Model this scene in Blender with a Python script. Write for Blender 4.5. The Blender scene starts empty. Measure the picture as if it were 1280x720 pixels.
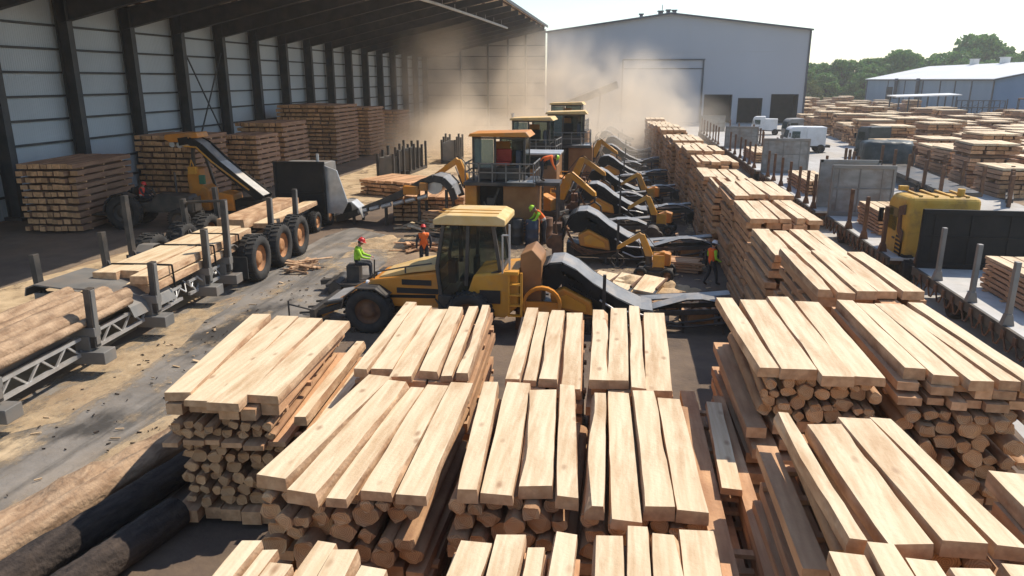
import bpy, math, random
from mathutils import Vector, Matrix, Euler, noise as mnoise
R = math.radians
rnd = random.Random(11)
scene = bpy.context.scene
COL = scene.collection

# ---------------------------------------------------------------- materials
def nt(m):
    m.use_nodes = True
    t = m.node_tree
    t.nodes.clear()
    return t, t.nodes, t.links

def mat(name, c1, c2=None, c3=None, scale=(1, 1, 1), detail=5, rough=0.75, metal=0.0, big=0.25, dirt=0.5,
        isl=0.0, objv=0.0, bump=0.0, bscale=8.0, spec=0.4, corr=None, bigvec=None, knots=None):
    """two tone noise + broad dirt tone, optional per island / per object brightness, optional corrugation"""
    m = bpy.data.materials.new(name)
    t, N, L = nt(m)
    out = N.new('ShaderNodeOutputMaterial'); b = N.new('ShaderNodeBsdfPrincipled')
    L.new(b.outputs[0], out.inputs[0])
    b.inputs['Roughness'].default_value = rough; b.inputs['Metallic'].default_value = metal
    b.inputs['Specular IOR Level'].default_value = spec
    tc = N.new('ShaderNodeTexCoord')
    mp = N.new('ShaderNodeMapping'); mp.inputs['Scale'].default_value = scale
    oi = N.new('ShaderNodeObjectInfo')
    off = N.new('ShaderNodeVectorMath'); off.operation = 'SCALE'; off.inputs[0].default_value = (37, 19, 53)
    L.new(oi.outputs['Random'], off.inputs['Scale'])
    add = N.new('ShaderNodeVectorMath'); L.new(tc.outputs['Object'], add.inputs[0]); L.new(off.outputs[0], add.inputs[1])
    src = add.outputs[0]
    if isl:
        ge = N.new('ShaderNodeNewGeometry')
        o2 = N.new('ShaderNodeVectorMath'); o2.operation = 'SCALE'; o2.inputs[0].default_value = (91, 43, 17)
        L.new(ge.outputs['Random Per Island'], o2.inputs['Scale'])
        a2 = N.new('ShaderNodeVectorMath'); L.new(src, a2.inputs[0]); L.new(o2.outputs[0], a2.inputs[1]); src = a2.outputs[0]
    L.new(src, mp.inputs[0])
    n1 = N.new('ShaderNodeTexNoise'); n1.inputs['Scale'].default_value = 1; n1.inputs['Detail'].default_value = detail
    L.new(mp.outputs[0], n1.inputs['Vector'])
    ramp = N.new('ShaderNodeValToRGB'); e = ramp.color_ramp.elements
    c2 = c2 or c1
    e[0].position = 0.33; e[1].position = 0.67
    e[0].color = (*c1, 1); e[1].color = (*c2, 1)
    L.new(n1.outputs[0], ramp.inputs[0])
    col = ramp.outputs[0]
    if c3:
        n2 = N.new('ShaderNodeTexNoise'); n2.inputs['Scale'].default_value = big; n2.inputs['Detail'].default_value = 7
        n2.inputs['Roughness'].default_value = 0.65
        if bigvec:
            m2 = N.new('ShaderNodeMapping'); m2.inputs['Scale'].default_value = bigvec; L.new(src, m2.inputs[0]); L.new(m2.outputs[0], n2.inputs['Vector'])
        else: L.new(src, n2.inputs['Vector'])
        mr = N.new('ShaderNodeMapRange'); mr.inputs[1].default_value = 0.48; mr.inputs[2].default_value = 0.68; mr.inputs[4].default_value = dirt
        L.new(n2.outputs[0], mr.inputs[0])
        mx = N.new('ShaderNodeMixRGB'); mx.inputs[2].default_value = (*c3, 1)
        L.new(mr.outputs[0], mx.inputs[0]); L.new(col, mx.inputs[1]); col = mx.outputs[0]
    if knots:
        mk = N.new('ShaderNodeMapping'); mk.inputs['Scale'].default_value = (2.2, 1.1, 2.2); L.new(src, mk.inputs[0])
        vo = N.new('ShaderNodeTexVoronoi'); vo.inputs['Scale'].default_value = 1.0; L.new(mk.outputs[0], vo.inputs['Vector'])
        kr = N.new('ShaderNodeMapRange'); kr.inputs[1].default_value = .05; kr.inputs[2].default_value = .16; kr.inputs[3].default_value = .75; kr.inputs[4].default_value = 0
        L.new(vo.outputs['Distance'], kr.inputs[0])
        kx = N.new('ShaderNodeMixRGB'); kx.inputs[2].default_value = (*knots, 1); L.new(kr.outputs[0], kx.inputs[0]); L.new(col, kx.inputs[1]); col = kx.outputs[0]
    if isl or objv:
        hs = N.new('ShaderNodeHueSaturation'); L.new(col, hs.inputs['Color'])
        v = N.new('ShaderNodeMath'); v.operation = 'MULTIPLY_ADD'
        if isl:
            L.new(ge.outputs['Random Per Island'], v.inputs[0]); v.inputs[1].default_value = isl; v.inputs[2].default_value = 1 - isl / 2
        else:
            L.new(oi.outputs['Random'], v.inputs[0]); v.inputs[1].default_value = objv; v.inputs[2].default_value = 1 - objv / 2
        L.new(v.outputs[0], hs.inputs['Value']); col = hs.outputs[0]
    L.new(col, b.inputs['Base Color'])
    h = None
    if corr:
        w = N.new('ShaderNodeTexWave'); w.bands_direction = corr[0]; w.inputs['Scale'].default_value = corr[1]
        L.new(tc.outputs['Object'], w.inputs['Vector']); h = w.outputs['Fac']; bump = corr[2]
    elif bump:
        n3 = N.new('ShaderNodeTexNoise'); n3.inputs['Scale'].default_value = bscale; n3.inputs['Detail'].default_value = 6
        L.new(src, n3.inputs['Vector']); h = n3.outputs[0]
    if h:
        bp = N.new('ShaderNodeBump'); bp.inputs['Strength'].default_value = bump; bp.inputs['Distance'].default_value = 0.06
        L.new(h, bp.inputs['Height']); L.new(bp.outputs[0], b.inputs['Normal'])
    return m

M = {}
M['sawn'] = mat('sawn_wood', (.59, .445, .275), (.71, .575, .385), (.44, .275, .14), (11, .6, 11), 7, .7, big=1.0, dirt=.85, isl=.26, bump=.2, bscale=14, bigvec=(2.6, .38, 2.6), knots=(.30, .17, .09))
M['wane'] = mat('wane_edge', (.34, .19, .10), (.60, .41, .25), (.20, .11, .06), (4, 1.2, 5), 6, .85, big=1.0, dirt=.6, isl=.2, objv=.3, bump=.5, bscale=10)
M['end'] = mat('end_grain', (.50, .265, .125), (.66, .39, .205), (.27, .14, .07), (6, 6, 6), 5, .85, big=2.2, dirt=.6, isl=.5, objv=.35, bump=.3)
M['logend'] = mat('log_end', (.56, .31, .145), (.72, .45, .235), (.28, .15, .08), (5, 5, 5), 5, .85, big=2.5, dirt=.5, objv=.4, bump=.3)
_t = M['logend'].node_tree; _b = [n for n in _t.nodes if n.type == 'BSDF_PRINCIPLED'][0]; _c = _b.inputs['Base Color'].links[0].from_socket
_w = _t.nodes.new('ShaderNodeTexWave'); _w.wave_type = 'RINGS'; _w.rings_direction = 'Y'; _w.inputs['Scale'].default_value = 11; _w.inputs['Distortion'].default_value = 3.5; _w.inputs['Detail Scale'].default_value = 2
_tc = _t.nodes.new('ShaderNodeTexCoord'); _t.links.new(_tc.outputs['Object'], _w.inputs['Vector'])
_x = _t.nodes.new('ShaderNodeMixRGB'); _x.blend_type = 'MULTIPLY'; _x.inputs[2].default_value = (.58, .50, .44, 1); _f = _t.nodes.new('ShaderNodeMath'); _f.operation = 'MULTIPLY'; _f.inputs[1].default_value = .75
_t.links.new(_w.outputs['Fac'], _f.inputs[0]); _t.links.new(_f.outputs[0], _x.inputs[0]); _t.links.new(_c, _x.inputs[1]); _t.links.new(_x.outputs[0], _b.inputs['Base Color'])
M['board'] = mat('rough_board', (.40, .215, .11), (.58, .35, .19), (.27, .135, .07), (7, .8, 7), 5, .85, big=.5, isl=.45, bump=.35)
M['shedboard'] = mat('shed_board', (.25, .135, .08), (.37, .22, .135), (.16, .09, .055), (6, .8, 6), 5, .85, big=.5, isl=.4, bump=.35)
M['yardboard'] = mat('yard_board', (.30, .165, .095), (.46, .275, .165), (.20, .11, .07), (3, .6, 4), 5, .85, big=.3, isl=.4, objv=.2)
M['log'] = mat('peeled_log', (.30, .16, .08), (.46, .28, .15), (.18, .09, .05), (5, 1, 5), 5, .9, isl=.35, bump=.5)
M['bark'] = mat('dark_bark', (.018, .013, .011), (.06, .045, .036), (.10, .07, .05), (7, 1.5, 7), 8, .95, big=1.2, dirt=.4, bump=1.0, bscale=9)
M['barkbrown'] = mat('brown_bark', (.25, .155, .09), (.45, .315, .20), (.11, .07, .045), (6, 1.2, 6), 8, .9, big=1.2, bump=.9, bscale=8)
M['steel'] = mat('dark_steel', (.035, .033, .032), (.075, .068, .06), (.16, .12, .085), (2, 2, 2), 6, .55, .3, big=.7, dirt=.5)
M['greysteel'] = mat('worn_grey_steel', (.16, .155, .145), (.25, .24, .22), (.19, .125, .08), (1.2, 1.2, 1.2), 7, .55, .25, big=.6, dirt=.5)
M['lightsteel'] = mat('bright_steel', (.42, .42, .41), (.58, .57, .55), (.30, .25, .2), (2, 2, 2), 6, .4, .5, big=.9, dirt=.4)
M['rust'] = mat('rusty_steel', (.10, .05, .028), (.20, .10, .05), (.05, .035, .03), (3, 3, 3), 7, .8, .1, big=.8)
M['rim'] = mat('rusty_orange_rim', (.33, .14, .05), (.42, .22, .10), (.15, .09, .06), (5, 5, 5), 6, .75, .1, big=2)
M['yellow'] = mat('dusty_yellow_paint', (.58, .25, .02), (.64, .31, .04), (.36, .235, .12), (1.5, 1.5, 1.5), 6, .5, big=.9, dirt=.6)
M['amber'] = mat('dusty_amber_paint', (.54, .19, .015), (.60, .24, .03), (.27, .16, .075), (1.5, 1.5, 1.5), 6, .5, big=.8, dirt=.7)
M['brownpaint'] = mat('dusty_brown_paint', (.24, .105, .03), (.33, .16, .06), (.16, .10, .06), (1.2, 1.2, 1.2), 6, .65, big=.7, dirt=.6)
M['roofyellow'] = mat('sawdust_covered_yellow_roof', (.60, .38, .13), (.66, .47, .22), (.56, .43, .26), (2, 2, 2), 6, .7, big=.8, dirt=.7)
M['rubber'] = mat('tyre_rubber', (.018, .018, .018), (.035, .033, .03), (.10, .08, .06), (3, 3, 3), 6, .85, big=1.2, dirt=.35)
M['belt'] = mat('conveyor_belt_rubber', (.15, .15, .148), (.24, .235, .225), (.38, .31, .235), (2.5, 1.2, 2.5), 6, .45, big=1.1, dirt=.8, spec=.6, bump=.15)  # grey base raised to stand in for sky sheen on the rubber
M['palebelt'] = mat('dusty_pale_belt', (.42, .42, .40), (.55, .53, .50), (.38, .32, .25), (1.5, 1.5, 1.5), 6, .5, big=.7, dirt=.5)
M['glass'] = mat('tinted_glass', (.012, .018, .016), (.03, .04, .035), None, (1, 1, 1), 3, .07, 0, spec=.7)
M['paleglass'] = mat('pale_cab_glass', (.14, .19, .19), (.20, .25, .24), None, (1, 1, 1), 3, .1, 0, spec=.7)
M['black'] = mat('black_paint_and_shade', (.008, .009, .0095), (.016, .016, .016), (.04, .036, .032), (1, 1, 1), 6, .65, big=.6, dirt=.4, spec=.2)  # black paint; under the conveyor belts it stands for shade
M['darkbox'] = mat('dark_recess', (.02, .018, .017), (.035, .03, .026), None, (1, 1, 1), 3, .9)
M['white'] = mat('white_paint', (.62, .63, .63), (.72, .72, .71), (.5, .46, .4), (1, 1, 1), 5, .45, big=.7, dirt=.4)
M['tarp'] = mat('dark_tarpaulin', (.02, .03, .032), (.05, .065, .065), (.13, .14, .135), (1, 1, 1), 6, .5, big=.8, dirt=.55, bump=.8, bscale=2)
M['green'] = mat('green_paint', (.03, .14, .08), (.04, .18, .10), (.1, .1, .08), (2, 2, 2), 5, .5, big=1)
M['sheetgrey'] = mat('facade_cladding', (.37, .39, .425), (.40, .42, .455), (.37, .38, .40), (.15, .15, .04), 4, .55, big=.05, dirt=.35, corr=('X', 1.6, .25))
M['sheetleft'] = mat('translucent_shed_cladding', (.42, .46, .49), (.48, .52, .55), (.36, .39, .41), (.3, .3, .1), 4, .6, big=.1, dirt=.4, corr=('Y', 1.6, .25))
M['sheetback'] = mat('brown_grey_cladding', (.38, .35, .32), (.44, .41, .375), (.33, .30, .27), (.2, .2, .1), 4, .7, big=.1, dirt=.4, corr=('X', 1.6, .25))
M['sheetblue'] = mat('blue_cladding', (.17, .25, .335), (.21, .29, .375), (.22, .27, .32), (.2, .2, .08), 4, .55, big=.08, dirt=.4, corr=('Y', 1.2, .25))
M['sheetblue2'] = mat('blue_gable_cladding', (.14, .23, .35), (.18, .27, .40), None, (.2, .2, .08), 4, .55, corr=('X', 1.2, .25))
M['roofwhite'] = mat('white_metal_roof', (.62, .62, .60), (.70, .70, .68), (.55, .54, .5), (.2, .05, .2), 4, .5, big=.05, dirt=.4)
M['roofin'] = mat('beige_roof_lining', (.72, .62, .50), (.78, .68, .56), None, (.3, .3, .3), 4, .8)
M['roofgrey'] = mat('grey_metal_roof', (.34, .35, .36), (.40, .41, .42), None, (.2, .2, .2), 4, .5)
M['girder'] = mat('dark_girder_paint', (.04, .042, .045), (.06, .06, .062), (.09, .075, .06), (1, 1, 1), 5, .6, big=.5, dirt=.4)
M['trim'] = mat('dark_grey_trim', (.06, .065, .075), (.09, .095, .105), None, (1, 1, 1), 3, .6)
M['pipe'] = mat('galvanised_pipe', (.38, .38, .37), (.48, .47, .45), (.28, .24, .2), (1, 1, 1), 5, .45, .4, big=.8)
M['trunk'] = mat('tree_bark', (.06, .045, .03), (.10, .08, .06), None, (4, 4, 1), 5, .95)
M['skin'] = mat('skin', (.42, .22, .14), (.48, .26, .17), None, (9, 9, 9), 3, .6)
M['trouser'] = mat('dark_work_trousers', (.02, .022, .028), (.04, .042, .05), (.12, .09, .06), (6, 6, 6), 4, .9, big=3, dirt=.3)
M['boot'] = mat('work_boot', (.05, .03, .02), (.08, .05, .03), None, (9, 9, 9), 3, .8)
M['shirtdark'] = mat('dark_shirt', (.03, .032, .04), (.05, .052, .06), None, (8, 8, 8), 3, .9)
M['lime'] = mat('lime_hi_vis', (.34, .62, .03), (.42, .70, .05), None, (5, 5, 5), 3, .8)
M['orange'] = mat('orange_hi_vis', (.85, .13, .015), (.9, .18, .03), None, (5, 5, 5), 3, .8)
M['redvest'] = mat('red_hi_vis', (.80, .06, .03), (.85, .09, .05), None, (5, 5, 5), 3, .8)
M['band'] = mat('reflective_band', (.62, .62, .55), (.7, .7, .62), None, (5, 5, 5), 3, .4)
M['helmetred'] = mat('red_helmet', (.55, .02, .02), (.6, .04, .03), None, (5, 5, 5), 3, .35)
M['helmetlime'] = mat('lime_helmet', (.35, .65, .04), (.45, .72, .05), None, (5, 5, 5), 3, .35)
M['helmetwhite'] = mat('white_helmet', (.75, .72, .70), (.8, .78, .75), None, (5, 5, 5), 3, .35)
M['hair'] = mat('dark_hair', (.02, .014, .01), (.04, .03, .02), None, (20, 20, 20), 3, .8)
M['eye'] = mat('eye', (.02, .02, .02), (.03, .02, .02), None, (5, 5, 5), 2, .3)
M['seatred'] = mat('red_seat', (.42, .04, .025), (.5, .06, .035), None, (3, 3, 3), 3, .7)
M['sawdust'] = mat('sawdust', (.44, .30, .165), (.56, .41, .245), (.34, .22, .12), (3, 3, 3), 8, .95, big=.6, dirt=.5, bump=.7, bscale=10)
M['scrap'] = mat('wood_scrap', (.50, .34, .19), (.62, .46, .29), (.3, .18, .1), (3, 3, 3), 4, .9, isl=.6)
M['bluedrum'] = mat('dark_blue_drum', (.02, .032, .055), (.035, .05, .08), (.1, .09, .08), (2, 2, 2), 5, .5, big=1)

for _k in ('glass', 'paleglass'):
    _t = M[_k].node_tree; _o = [n for n in _t.nodes if n.type == 'OUTPUT_MATERIAL'][0]; _b = [n for n in _t.nodes if n.type == 'BSDF_PRINCIPLED'][0]
    _tr = _t.nodes.new('ShaderNodeBsdfTransparent'); _tr.inputs[0].default_value = (.62, .72, .68, 1); _mx = _t.nodes.new('ShaderNodeMixShader'); _mx.inputs[0].default_value = .5
    _t.links.new(_tr.outputs[0], _mx.inputs[1]); _t.links.new(_b.outputs[0], _mx.inputs[2]); _t.links.new(_mx.outputs[0], _o.inputs[0])
M['oldyellow'] = mat('weathered_yellow_paint', (.52, .28, .03), (.58, .36, .07), (.14, .085, .045), (1.2, 1.2, 1.2), 8, .65, big=1.1, dirt=.85, bump=.3, bscale=3)
M['plategrey'] = mat('scuffed_plate', (.20, .195, .18), (.30, .29, .27), (.15, .10, .07), (.8, .8, 2.5), 8, .6, .1, big=.8, dirt=.7, bump=.4, bscale=1.5)
def leafmat(name, a, b):
    m = bpy.data.materials.new(name); t, N, L = nt(m)
    out = N.new('ShaderNodeOutputMaterial'); p = N.new('ShaderNodeBsdfPrincipled')
    ge = N.new('ShaderNodeNewGeometry'); rp = N.new('ShaderNodeValToRGB')
    rp.color_ramp.elements[0].color = (*a, 1); rp.color_ramp.elements[1].color = (*b, 1)
    L.new(ge.outputs['Random Per Island'], rp.inputs[0]); L.new(rp.outputs[0], p.inputs['Base Color'])
    p.inputs['Roughness'].default_value = .6
    tr = N.new('ShaderNodeBsdfTranslucent'); L.new(rp.outputs[0], tr.inputs[0])
    ms = N.new('ShaderNodeMixShader'); ms.inputs[0].default_value = .3
    L.new(p.outputs[0], ms.inputs[1]); L.new(tr.outputs[0], ms.inputs[2]); L.new(ms.outputs[0], out.inputs[0])
    return m
M['leaf'] = leafmat('leaves_deep', (.055, .14, .03), (.15, .29, .06))
M['leaf2'] = leafmat('leaves_mid', (.065, .16, .035), (.17, .31, .07))
M['leaf3'] = leafmat('leaves_fresh', (.09, .13, .03), (.16, .20, .05))

def groundmat(name, stops, scales, dustc, rough=.9, streak=None, wet=None):
    """three noises of different size; streak: dark worn tracks along Y"""
    m = bpy.data.materials.new(name); t, N, L = nt(m)
    out = N.new('ShaderNodeOutputMaterial'); b = N.new('ShaderNodeBsdfPrincipled'); L.new(b.outputs[0], out.inputs[0])
    b.inputs['Roughness'].default_value = rough
    tc = N.new('ShaderNodeTexCoord')
    def noi(scale, vec=(1, 1, 1), det=8, ro=.6):
        mp = N.new('ShaderNodeMapping'); mp.inputs['Scale'].default_value = vec; L.new(tc.outputs['Object'], mp.inputs[0])
        n = N.new('ShaderNodeTexNoise'); n.inputs['Scale'].default_value = scale; n.inputs['Detail'].default_value = det
        n.inputs['Roughness'].default_value = ro; L.new(mp.outputs[0], n.inputs['Vector']); return n.outputs[0]
    rp = N.new('ShaderNodeValToRGB'); L.new(noi(scales[0]), rp.inputs[0])
    while len(rp.color_ramp.elements) < len(stops): rp.color_ramp.elements.new(.5)
    for e, (p, c) in zip(rp.color_ramp.elements, stops): e.position = p; e.color = (*c, 1)
    col = rp.outputs[0]
    def over(fac_out, lo, hi, amt, c):
        nonlocal col
        mr = N.new('ShaderNodeMapRange'); mr.inputs[1].default_value = lo; mr.inputs[2].default_value = hi; mr.inputs[4].default_value = amt
        L.new(fac_out, mr.inputs[0])
        mx = N.new('ShaderNodeMixRGB'); mx.inputs[2].default_value = (*c, 1); L.new(mr.outputs[0], mx.inputs[0]); L.new(col, mx.inputs[1]); col = mx.outputs[0]
        return mr.outputs[0]
    if streak: over(noi(streak[0], streak[1]), .5, .62, streak[2], streak[3])
    over(noi(scales[1], (1, .6, 1)), .52, .66, .85, dustc)
    over(noi(scales[2]), .45, .8, .5, tuple(x * .55 for x in dustc))
    if wet:
        f = over(noi(wet[0], (1, .45, 1)), .56, .63, .9, wet[1])
        rr = N.new('ShaderNodeMapRange'); rr.inputs[3].default_value = rough; rr.inputs[4].default_value = wet[2]; L.new(f, rr.inputs[0]); L.new(rr.outputs[0], b.inputs['Roughness'])
    L.new(col, b.inputs['Base Color'])
    bp = N.new('ShaderNodeBump'); bp.inputs['Strength'].default_value = .5; bp.inputs['Distance'].default_value = .05
    L.new(noi(6.0), bp.inputs['Height']); L.new(bp.outputs[0], b.inputs['Normal'])
    return m
M['dirt'] = groundmat('trodden_earth', [(.35, (.075, .052, .038)), (.6, (.15, .105, .072))], (.35, .16, 1.7), (.36, .25, .15))
M['lane'] = groundmat('worn_asphalt', [(.32, (.12, .11, .098)), (.62, (.24, .215, .185))], (.5, .22, 1.5), (.30, .24, .175), .85,
                      (1.4, (1, .10, 1), .8, (.06, .057, .052)), (.3, (.05, .047, .043), .45))
M['concrete'] = groundmat('pale_concrete', [(.35, (.36, .345, .32)), (.6, (.47, .455, .43))], (.2, .09, 1.2), (.42, .36, .28), .85, (1.1, (1, .1, 1), .35, (.30, .28, .25)))
M['sawdustthin'] = groundmat('thin_sawdust', [(.35, (.40, .29, .17)), (.62, (.54, .41, .255))], (.9, .4, 2.2), (.36, .25, .15))
_m = M['sawdustthin']; _t = _m.node_tree; _N = _t.nodes; _L = _t.links
_o = [n for n in _N if n.type == 'OUTPUT_MATERIAL'][0]; _b = [n for n in _N if n.type == 'BSDF_PRINCIPLED'][0]
_tr = _N.new('ShaderNodeBsdfTransparent'); _mx = _N.new('ShaderNodeMixShader'); _n = _N.new('ShaderNodeTexNoise'); _n.inputs['Scale'].default_value = .55; _n.inputs['Detail'].default_value = 10; _n.inputs['Roughness'].default_value = .72
_mp = _N.new('ShaderNodeMapping'); _mp.inputs['Scale'].default_value = (1, .55, 1); _tc = _N.new('ShaderNodeTexCoord'); _L.new(_tc.outputs['Object'], _mp.inputs[0]); _L.new(_mp.outputs[0], _n.inputs['Vector'])
_mr = _N.new('ShaderNodeMapRange'); _mr.inputs[1].default_value = .42; _mr.inputs[2].default_value = .56; _L.new(_n.outputs[0], _mr.inputs[0]); _L.new(_mr.outputs[0], _mx.inputs[0])
_L.new(_tr.outputs[0], _mx.inputs[1]); _L.new(_b.outputs[0], _mx.inputs[2]); _L.new(_mx.outputs[0], _o.inputs[0])
_m2 = _m.copy(); _m2.name = 'sawdust_traces'; M['sawdusttrace'] = _m2
for _q in _m2.node_tree.nodes:
    if _q.type == 'MAP_RANGE' and abs(_q.inputs[1].default_value - .42) < .01: _q.inputs[1].default_value = .52; _q.inputs[2].default_value = .66
_m3 = _m.copy(); _m3.name = 'sawdust_cover'; M['sawdustcover'] = _m3
for _q in _m3.node_tree.nodes:
    if _q.type == 'MAP_RANGE' and abs(_q.inputs[1].default_value - .42) < .01: _q.inputs[1].default_value = .34; _q.inputs[2].default_value = .47
M['shedfloor'] = groundmat('shed_floor', [(.35, (.12, .09, .068)), (.6, (.19, .145, .105))], (.3, .2, 1.3), (.20, .14, .09))

# ---------------------------------------------------------------- mesh builder
class MB:
    def __init__(s): s.v = []; s.f = []; s.m = []; s.sm = []
    def add(s, vs, fs, m=0, smooth=False):
        o = len(s.v); s.v += [tuple(v) for v in vs]
        for i, f in enumerate(fs):
            s.f.append(tuple(o + k for k in f)); s.m.append(m if isinstance(m, int) else m[i]); s.sm.append(smooth)
        return s
    def box(s, c, d, m=0, rot=None, mend=None):
        x, y, z = (k / 2 for k in d)
        vs = [Vector(p) for p in ((-x, -y, -z), (x, -y, -z), (x, y, -z), (-x, y, -z), (-x, -y, z), (x, -y, z), (x, y, z), (-x, y, z))]
        if rot is not None:
            mt = rot if isinstance(rot, Matrix) else Euler(rot).to_matrix()
            vs = [mt @ v for v in vs]
        c = Vector(c)
        me = m if mend is None else mend
        return s.add([v + c for v in vs], [(3, 2, 1, 0), (4, 5, 6, 7), (0, 1, 5, 4), (1, 2, 6, 5), (2, 3, 7, 6), (3, 0, 4, 7)], [m, m, me, m, me, m])
    def bar(s, a, b, w, h, m=0, up=(0, 0, 1)):
        a, b = Vector(a), Vector(b); d = (b - a); l = d.length; d.normalize()
        up = Vector(up)
        if abs(d.dot(up)) > .95: up = Vector((1, 0, 0))
        r = d.cross(up).normalized(); u = r.cross(d)
        mt = Matrix((r, d, u)).transposed()
        return s.box((a + b) / 2, (w, l, h), m, mt)
    def cyl(s, a, b, r0, r1=None, n=12, m=0, mcap=None, smooth=True, squash=1):
        r1 = r0 if r1 is None else r1; mcap = m if mcap is None else mcap
        a, b = Vector(a), Vector(b); d = (b - a).normalized()
        up = Vector((0, 0, 1)) if abs(d.z) < .9 else Vector((1, 0, 0))
        x = d.cross(up).normalized(); y = x.cross(d)
        vs = []
        for c, r in ((a, r0), (b, r1)):
            for i in range(n):
                t = 2 * math.pi * i / n
                vs.append(c + (x * math.cos(t) + y * math.sin(t) * squash) * r)
        s.add(vs, [(i, (i + 1) % n, n + (i + 1) % n, n + i) for i in range(n)], m, smooth)
        s.add(vs[:n], [tuple(range(n - 1, -1, -1))], mcap); s.add(vs[n:], [tuple(range(n))], mcap)
        return s
    def tube(s, pts, r, n=6, m=0):
        pts = [Vector(p) for p in pts]
        for a, b in zip(pts, pts[1:]): s.cyl(a, b, r, r, n, m)
        return s
    def prism(s, poly, axis, a0, a1, m=0, mside=None):
        """poly 2D; axis 'x': poly=(y,z); 'y': poly=(x,z); 'z': poly=(x,y)"""
        def P(p, a): return {'x': (a, p[0], p[1]), 'y': (p[0], a, p[1]), 'z': (p[0], p[1], a)}[axis]
        n = len(poly); vs = [P(p, a0) for p in poly] + [P(p, a1) for p in poly]
        fs = [tuple(range(n - 1, -1, -1)), tuple(range(n, 2 * n))] + [(i, (i + 1) % n, n + (i + 1) % n, n + i) for i in range(n)]
        ms = m if mside is None else mside
        return s.add(vs, fs, [m, m] + [ms] * n)
    def lathe(s, prof, c=(0, 0, 0), n=16, m=0, axis='z', sc=(1, 1, 1)):
        vs = []
        for r, h in prof:
            for i in range(n):
                t = 2 * math.pi * i / n; p = (r * math.cos(t), r * math.sin(t), h)
                if axis == 'x': p = (p[2], p[0], p[1])
                if axis == 'y': p = (p[0], p[2], p[1])
                vs.append((c[0] + p[0] * sc[0], c[1] + p[1] * sc[1], c[2] + p[2] * sc[2]))
        fs = [(k * n + i, k * n + (i + 1) % n, (k + 1) * n + (i + 1) % n, (k + 1) * n + i) for k in range(len(prof) - 1) for i in range(n)]
        return s.add(vs, fs, m, True)
    def sheet(s, prof, a0, a1, t, m=0, smooth=True, m2=None):
        """belt: profile (x,z) swept from y=a0 to a1 with thickness t"""
        n = len(prof); nm = []
        for i in range(n):
            p, q = prof[max(0, i - 1)], prof[min(n - 1, i + 1)]; d = Vector((q[0] - p[0], q[1] - p[1])).normalized(); nm.append((-d.y, d.x))
        vs = []
        for y in (a0, a1):
            for k in (0, 1):
                for (x, z), (u, w) in zip(prof, nm): vs.append((x - u * t * k, y, z - w * t * k))
        I = lambda y, k, i: y * 2 * n + k * n + i
        f = []
        for i in range(n - 1):
            f += [(I(0, 0, i), I(0, 0, i + 1), I(1, 0, i + 1), I(1, 0, i)), (I(1, 1, i), I(1, 1, i + 1), I(0, 1, i + 1), I(0, 1, i)),
                  (I(0, 1, i), I(0, 1, i + 1), I(0, 0, i + 1), I(0, 0, i)), (I(1, 0, i), I(1, 0, i + 1), I(1, 1, i + 1), I(1, 1, i))]
        ms = [m, m if m2 is None else m2, m if m2 is None else m2, m if m2 is None else m2] * (n - 1) + [m if m2 is None else m2] * 2
        for i in (0, n - 1): f.append((I(0, 0, i), I(1, 0, i), I(1, 1, i), I(0, 1, i)))
        s.add(vs, f, ms, False)
        return s
    def build(s, name, mats, parent=None, loc=(0, 0, 0), rotz=0, bevel=0):
        me = bpy.data.meshes.new(name); me.from_pydata(s.v, [], s.f)
        mats = mats if isinstance(mats, (list, tuple)) else [mats]
        for k in mats: me.materials.append(M[k] if isinstance(k, str) else k)
        me.polygons.foreach_set('material_index', s.m); me.polygons.foreach_set('use_smooth', s.sm); me.update()
        o = bpy.data.objects.new(name, me); COL.objects.link(o); o.location = loc; o.rotation_euler = (0, 0, rotz)
        if parent: o.parent = parent
        if bevel:
            b = o.modifiers.new('bevel', 'BEVEL'); b.width = bevel; b.segments = 2; b.limit_method = 'ANGLE'
        return o

USED = {}
def tag(o, label=None, cat=None, group=None, kind=None):
    if label:
        o['label'] = label
        if label in USED and not (group and USED[label] == group): print('DUPLICATE LABEL', label)
        USED[label] = group
        if not 4 <= len(label.split()) <= 16: print('LABEL LENGTH', len(label.split()), label)
    if cat: o['category'] = cat
    if group: o['group'] = group
    if kind: o['kind'] = kind
    return o
def thing(name, label, cat, loc=(0, 0, 0), rotz=0, group=None):
    o = bpy.data.objects.new(name, None); COL.objects.link(o); o.location = loc; o.rotation_euler = (0, 0, rotz); o.empty_display_size = .2
    return tag(o, label, cat, group)
def dup(root, label, loc, rotz=0, scale=1, group=None):
    c = root.copy(); COL.objects.link(c); c.location = loc; c.rotation_euler = (0, 0, rotz); c.scale = (scale,) * 3
    tag(c, label, None, group)
    for ch in list(root.children):
        a = ch.copy(); COL.objects.link(a); a.parent = c
        for g in list(ch.children):
            b = g.copy(); COL.objects.link(b); b.parent = a
    return c
ORD = ['first', 'second', 'third', 'fourth', 'fifth', 'sixth', 'seventh', 'eighth', 'ninth', 'tenth', 'eleventh', 'twelfth',
       'thirteenth', 'fourteenth', 'fifteenth', 'sixteenth', 'seventeenth', 'eighteenth', 'nineteenth', 'twentieth', 'twenty-first', 'twenty-second']

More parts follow.
